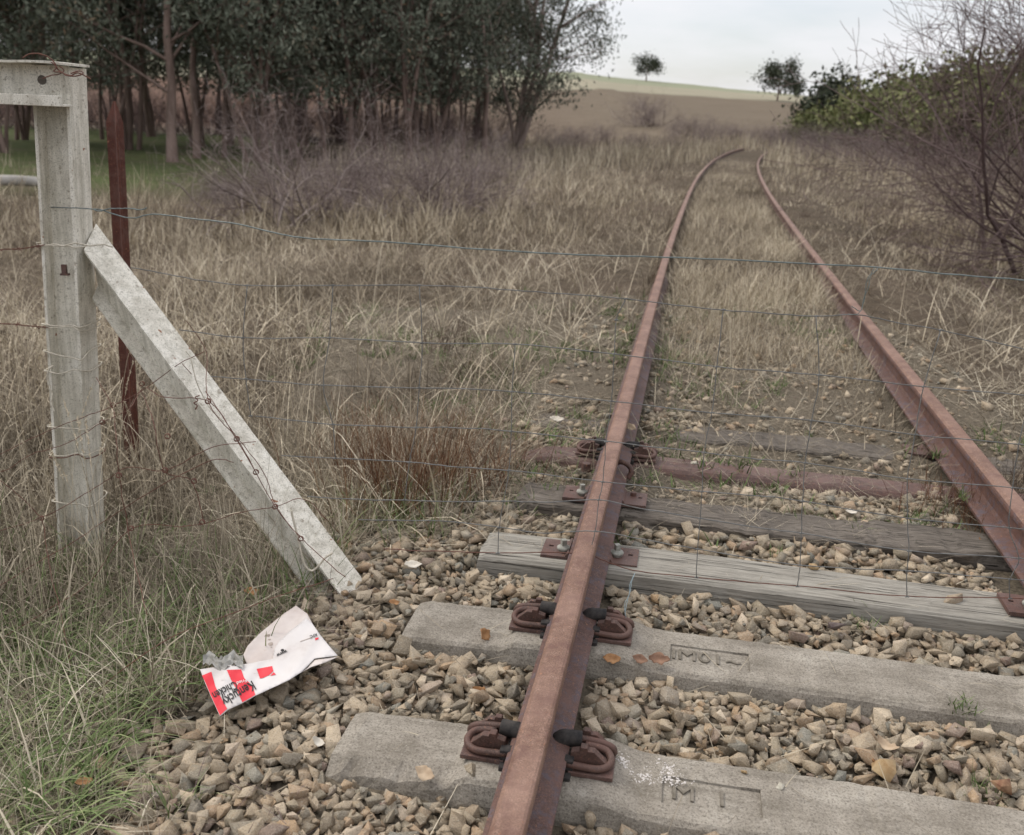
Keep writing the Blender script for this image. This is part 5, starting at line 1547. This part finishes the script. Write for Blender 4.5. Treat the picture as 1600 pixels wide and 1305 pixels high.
under = [twig_mesh('twigs', 350 + k, 40, .8, 2.2, r=.02, up=.02, lv=((6, .5, .6), (5, .55, .7)), K=6, wig=.16, az_spread=.8, tn=(.0, .9))[0] for k in range(2)]
for me in under: me.materials.append(M['twig_dark'])
for k, (px, Y) in enumerate([(170, 66), (235, 58), (290, 68), (350, 60), (405, 66), (450, 56), (500, 60), (545, 66), (590, 58), (635, 62), (680, 58), (725, 64), (770, 60), (120, 60), (60, 66), (20, 58)]):
    X = pxy(px, Y)
    t = thing('undergrowth_shrub', (X, Y, float(gz(X, Y))), 'dark bare undergrowth shrub among the gum trunks', 'shrub', 'undergrowth between the gum trees', (0, 0, k * 1.1))
    t.scale = (1.5, 1.5, 1.15)
    link('twigs', under[k % 2], None, t)
# big bare bush on the right
bb = thing('bare_bush', (8.1, 12.4, float(gz(8.1, 12.4))), 'big leafless purplish bush reaching in from the right edge', 'bush')
rg = np.random.default_rng(77)
bp, bd = [], []
for k in range(32):
    bp.append((rg.normal() * .75 + .1, rg.normal() * .9, -.05))
    an = .10 + rg.random() ** .9 * .85; az_ = math.pi + rg.normal() * .8
    bd.append((math.cos(az_) * math.cos(an), math.sin(az_) * math.cos(an) * .8, math.sin(an) + .10))
me, tips = twig_mesh('branches', 55, 32, .6, 3.75, r=.028, up=.05, lv=((8, .48, .6), (5, .5, .7), (3, .5, .7)), K=10, wig=.12, tn=(.1, 1), S=5, base_pts=bp, dirs=bd)
link('branches', me, M['twig_dark'], bb)
bb2 = thing('bare_bush', (8.7, 12.9, float(gz(8.7, 12.9))), 'tall leafless bush at the very right edge with branches against the sky', 'bush')
me, tips = twig_mesh('branches', 56, 15, .5, 4.9, r=.032, up=.06, lv=((7, .5, .55), (5, .45, .7), (3, .5, .7)), K=10, wig=.12, tn=(0, .7), S=5, az_spread=.42, lean_dir=(-1, 0), lean_amt=.38)
link('branches', me, M['twig_dark'], bb2)

# ------------------------------------------------------------------ trees
def gum_tree(name, seed, hgt, n_stem, lean, r, crown_lo, leaf_n, spread=1., leaf=.125, clump=.34):
    rg = np.random.default_rng(seed)
    base = np.column_stack([rg.normal(size=n_stem) * .28, rg.normal(size=n_stem) * .28, np.full(n_stem, -.2)])
    d = unit(np.column_stack([rg.normal(size=n_stem) * lean, rg.normal(size=n_stem) * lean, np.ones(n_stem)]))
    K = 9; L = hgt * (.75 + .3 * rg.random(n_stem)); pts = [base]
    for k in range(1, K):
        d = unit(d + rg.normal(size=d.shape) * .07 + np.array([0, 0, .03])); pts.append(pts[-1] + d * (L / (K - 1))[:, None])
    P = np.stack(pts, 1); R = (r * (.55 + .6 * rg.random(n_stem)))[:, None] * np.linspace(1, .22, K)[None]
    R[:, 0] *= 1.25
    trunk = tube_batch(P, R, 7)
    P1, R1 = spawn(P, R, 16, hgt * .27 * spread, .85, rg, up=.04, wiggle=.13, K=6, tmin=crown_lo, rfac=.45)
    P2, R2 = spawn(P1, R1, 5, hgt * .13 * spread, .75, rg, up=-.02, wiggle=.2, K=4, tmin=.3, rfac=.55)
    limbs = join([tube_batch(P1, R1, 4), tube_batch(P2, np.maximum(R2, .006), 3)])
    hgt_ = P2[:, 2, 2]; pr = np.where(hgt_ < 8.5, 1., .35); pr /= pr.sum()
    idx = rg.choice(len(P2), size=leaf_n, p=pr); ti = rg.integers(1, 4, size=leaf_n)
    c = P2[idx, ti] + rg.normal(size=(leaf_n, 3)) * clump * np.array([1, 1, .7])
    c[:, 2] -= .15 * rg.random(leaf_n)
    W = unit(rg.normal(size=(leaf_n, 3)) * .8 + np.array([0, 0, -.8])) * leaf * (.6 + .8 * rg.random((leaf_n, 1)))
    U = unit(np.cross(W, rg.normal(size=(leaf_n, 3)))) * leaf * .30
    cl = np.repeat(rg.random(len(P2)), 1)[idx]
    tn = np.clip(-.05 + .65 * cl + .42 * rg.random(leaf_n), 0, 1)
    leaves = quads(c, U, W, tn)
    return (mesh_np('trunk', *trunk, smooth=True), mesh_np('limbs', *limbs), mesh_np('crown', *leaves))
TR = [gum_tree('gum', 10, 13, 3, .08, .16, .2, 10500), gum_tree('gum', 11, 12, 4, .10, .12, .2, 10500), gum_tree('gum', 12, 14, 1, .05, .28, .2, 9000), gum_tree('gum', 13, 12, 2, .07, .14, .18, 9500), gum_tree('gum', 14, 13, 5, .09, .10, .22, 11000)]
for a, b, c in TR: a.materials.append(M['bark']); b.materials.append(M['bark']); c.materials.append(M['gumleaf'])
def tree(name, X, Y, k, s, rot, lab, grp, set_=None, cat='tree', sz=1.):
    a, b, c = (set_ or TR)[k]
    t = thing(name, (X, Y, float(gz(X, Y)) - .05), lab, cat, grp, (0, 0, rot)); t.scale = (s, s, s * sz)
    link('trunk', a, None, t); link('limbs', b, None, t); link('crown', c, None, t)
    return t
front = [(15, 34, 1, 'slim trunked gum tree at the far left edge, seen above the crossbeam'), (75, 36, 0, 'gum tree seen just behind the top of the white post'), (262, 34, 2, 'thick dark trunked gum tree on the green grass right of the star picket'), (335, 37, 3, 'slim twin trunked gum tree right of the thick dark one'), (395, 36, 4, 'group stemmed gum tree at the right end of the green grass'), (465, 40, 1, 'slender gum tree behind the left end of the purple brambles'), (520, 39, 3, 'slender twin gum tree behind the middle of the purple brambles'), (575, 41, 0, 'three stemmed gum tree just left of the dense dark stand'), (625, 40, 4, 'many stemmed gum tree in the dense dark stand'), (680, 43, 1, 'gum tree at the right side of the dense dark stand'), (735, 46, 3, 'last slim gum tree before the big spreading one, sky showing in its top')]
for i, (px, Y, k, lab) in enumerate(front):
    tree('gum_tree', pxy(px, Y), Y, k, .92 + .12 * RNG.random(), RNG.random() * 6.28, lab, 'gum trees on the left')
back = [(-60, 44), (30, 46), (112, 44), (150, 50), (205, 43), (232, 54), (300, 47), (365, 50), (430, 46), (485, 52), (545, 50), (600, 54), (655, 50), (705, 57), (-160, 40), (60, 60), (170, 62), (260, 63), (335, 64), (410, 60), (470, 66), (530, 62), (585, 66), (640, 63), (690, 66), (745, 60)]
for i, (px, Y) in enumerate(back):
    tree('gum_tree', pxy(px, Y), Y, i % 5, .95 + .2 * RNG.random(), RNG.random() * 6.28, 'slim dark gum tree deep in the stand, behind its front row', 'back row gum trees on the left')
# big spreading gum with sky round it
BIG = [gum_tree('gum', 31, 13.5, 4, .13, .20, .16, 14000, .95, .13, .40)]
for a, b, c in BIG: a.materials.append(M['bark_pale']); b.materials.append(M['bark_pale']); c.materials.append(M['gumleaf'])
tree('gum_tree', pxy(812, 52), 52, 0, .92, 1.0, 'big spreading gum tree at the right end of the stand, its crown against the sky', 'gum trees on the left', BIG)
# lone paddock trees on the hill
def round_tree(seed, h, cr_r, leaf_n, leaf=.3, tr=.22, zc=.62):
    rg = np.random.default_rng(seed)
    base = np.array([[0, 0, -.3]]); K = 6
    P = np.stack([base[0] + np.array([.1 * k * rg.normal() * .3, 0, h * .6 * k / (K - 1)]) for k in range(K)])[None]; R = np.linspace(tr, tr * .4, K)[None]
    P1, R1 = spawn(P, R, 22, h * .50, 1.0, rg, up=.06, K=5, tmin=.32, rfac=.5); P2, R2 = spawn(P1, R1, 6, h * .20, .8, rg, K=4, tmin=.4)
    idx = rg.integers(len(P2), size=leaf_n)
    c = P2[idx, rg.integers(1, 4, size=leaf_n)] + rg.normal(size=(leaf_n, 3)) * cr_r * .20
    W = unit(rg.normal(size=(leaf_n, 3))) * leaf * (.5 + rg.random((leaf_n, 1))); U = unit(np.cross(W, rg.normal(size=(leaf_n, 3)))) * leaf * .5
    tn = np.clip(rg.random(len(P2))[idx] * .6 + .4 * rg.random(leaf_n), 0, 1)
    return (mesh_np('trunk', *tube_batch(P, R, 7), smooth=True), mesh_np('limbs', *join([tube_batch(P1, R1, 4), tube_batch(P2, R2, 3)])), mesh_np('crown', *quads(c, U, W, tn)))
RT = [round_tree(41, 9, 3.2, 2600), round_tree(42, 9, 3.4, 2600)]
for a, b, c in RT: a.materials.append(M['bark']); b.materials.append(M['bark']); c.materials.append(M['pineleaf'])
tree('paddock_tree', pxy(1006, 290), 290, 0, .95, 0, 'lone spreading tree on the crest of the hill, left of the two hill trees', 'lone hill trees', RT, sz=.9)
tree('paddock_tree', pxy(1213, 200), 200, 1, .95, 1, 'lone round dark tree standing above the ploughed field, right of centre', 'lone hill trees', RT)
tree('paddock_tree', pxy(1243, 205), 205, 0, .42, 2, 'small thin tree close beside the lone round dark tree', 'lone hill trees', RT, sz=1.2)
BUSH = [round_tree(51, 5.2, 3.4, 5200, .22, .12), round_tree(52, 4.8, 3.8, 5200, .22, .12)]
for a, b, c in BUSH: a.materials.append(M['bark']); b.materials.append(M['bark']); c.materials.append(M['bushleaf'])
DK = [tuple(m_.copy() for m_ in BUSH[0])]
DK[0][2].materials.clear(); DK[0][2].materials.append(M['pineleaf'])
tree('bushy_tree', pxy(1305, 84), 84, 0, 1.12, .5, 'dark rounded bushy tree at the left end of the green bushes', 'green bushes on the right', DK, cat='tree')
gb = [(1268, 80, .62, 'low yellow green bush at the left end of the green bushes'), (1285, 76, .72, 'yellow green bush in front of the dark bushy tree'), (1335, 74, .80, 'green bush right of the dark bushy tree'), (1375, 72, .88, 'tall green bush in the middle of the row'), (1415, 70, .95, 'green bush behind the left branches of the bare bush'), (1455, 66, .95, 'green bush seen through the middle of the bare bush'), (1495, 64, 1.0, 'green bush right of the middle of the bare bush'), (1540, 62, 1.0, 'green bush near the right edge behind the bare branches'), (1590, 60, 1.0, 'green bush cut by the right edge behind the bare branches'), (1650, 58, 1.0, 'green bush just outside the right edge of the photo'), (1355, 66, .62, 'small green bush low in front of the row'), (1430, 60, .62, 'small green bush low in front behind the bare bush')]
for i, (px, Y, s, lab) in enumerate(gb):
    s = s * (1.32 if i > 2 else 1.0)
    t = tree('green_bush', pxy(px, Y), Y, i % 2, s, i * 1.7, lab, 'green bushes on the right', BUSH, cat='bush'); t.location.z -= .9 * s
# fallen log on the left
l0 = at_z(-70, 298, -.75); l1 = at_z(62, 290, -.75)
lg = thing('fallen_log', l1, 'bleached fallen log at the edge of the green paddock, far left behind the post', 'log')
mb = MB(); mb.tube(smooth_line([l0 + [0, 0, .1], (l0 + l1) / 2 + [0, 0, .16], l1 + [0, 0, .08], l1 + [.25, .1, .02]], 6), [.12] * 12 + [.10] * 6 + [.06], 10); rel(mb, lg).build('stem', M['log'], lg, smooth=True)
mb = MB(); q = (l0 + l1) / 2; mb.tube([q + [0, 0, .15], q + [-.3, .1, .35], q + [-.5, .2, .42]], [.05, .035, .015], 6); rel(mb, lg).build('branch_stub', M['log'], lg, smooth=True)
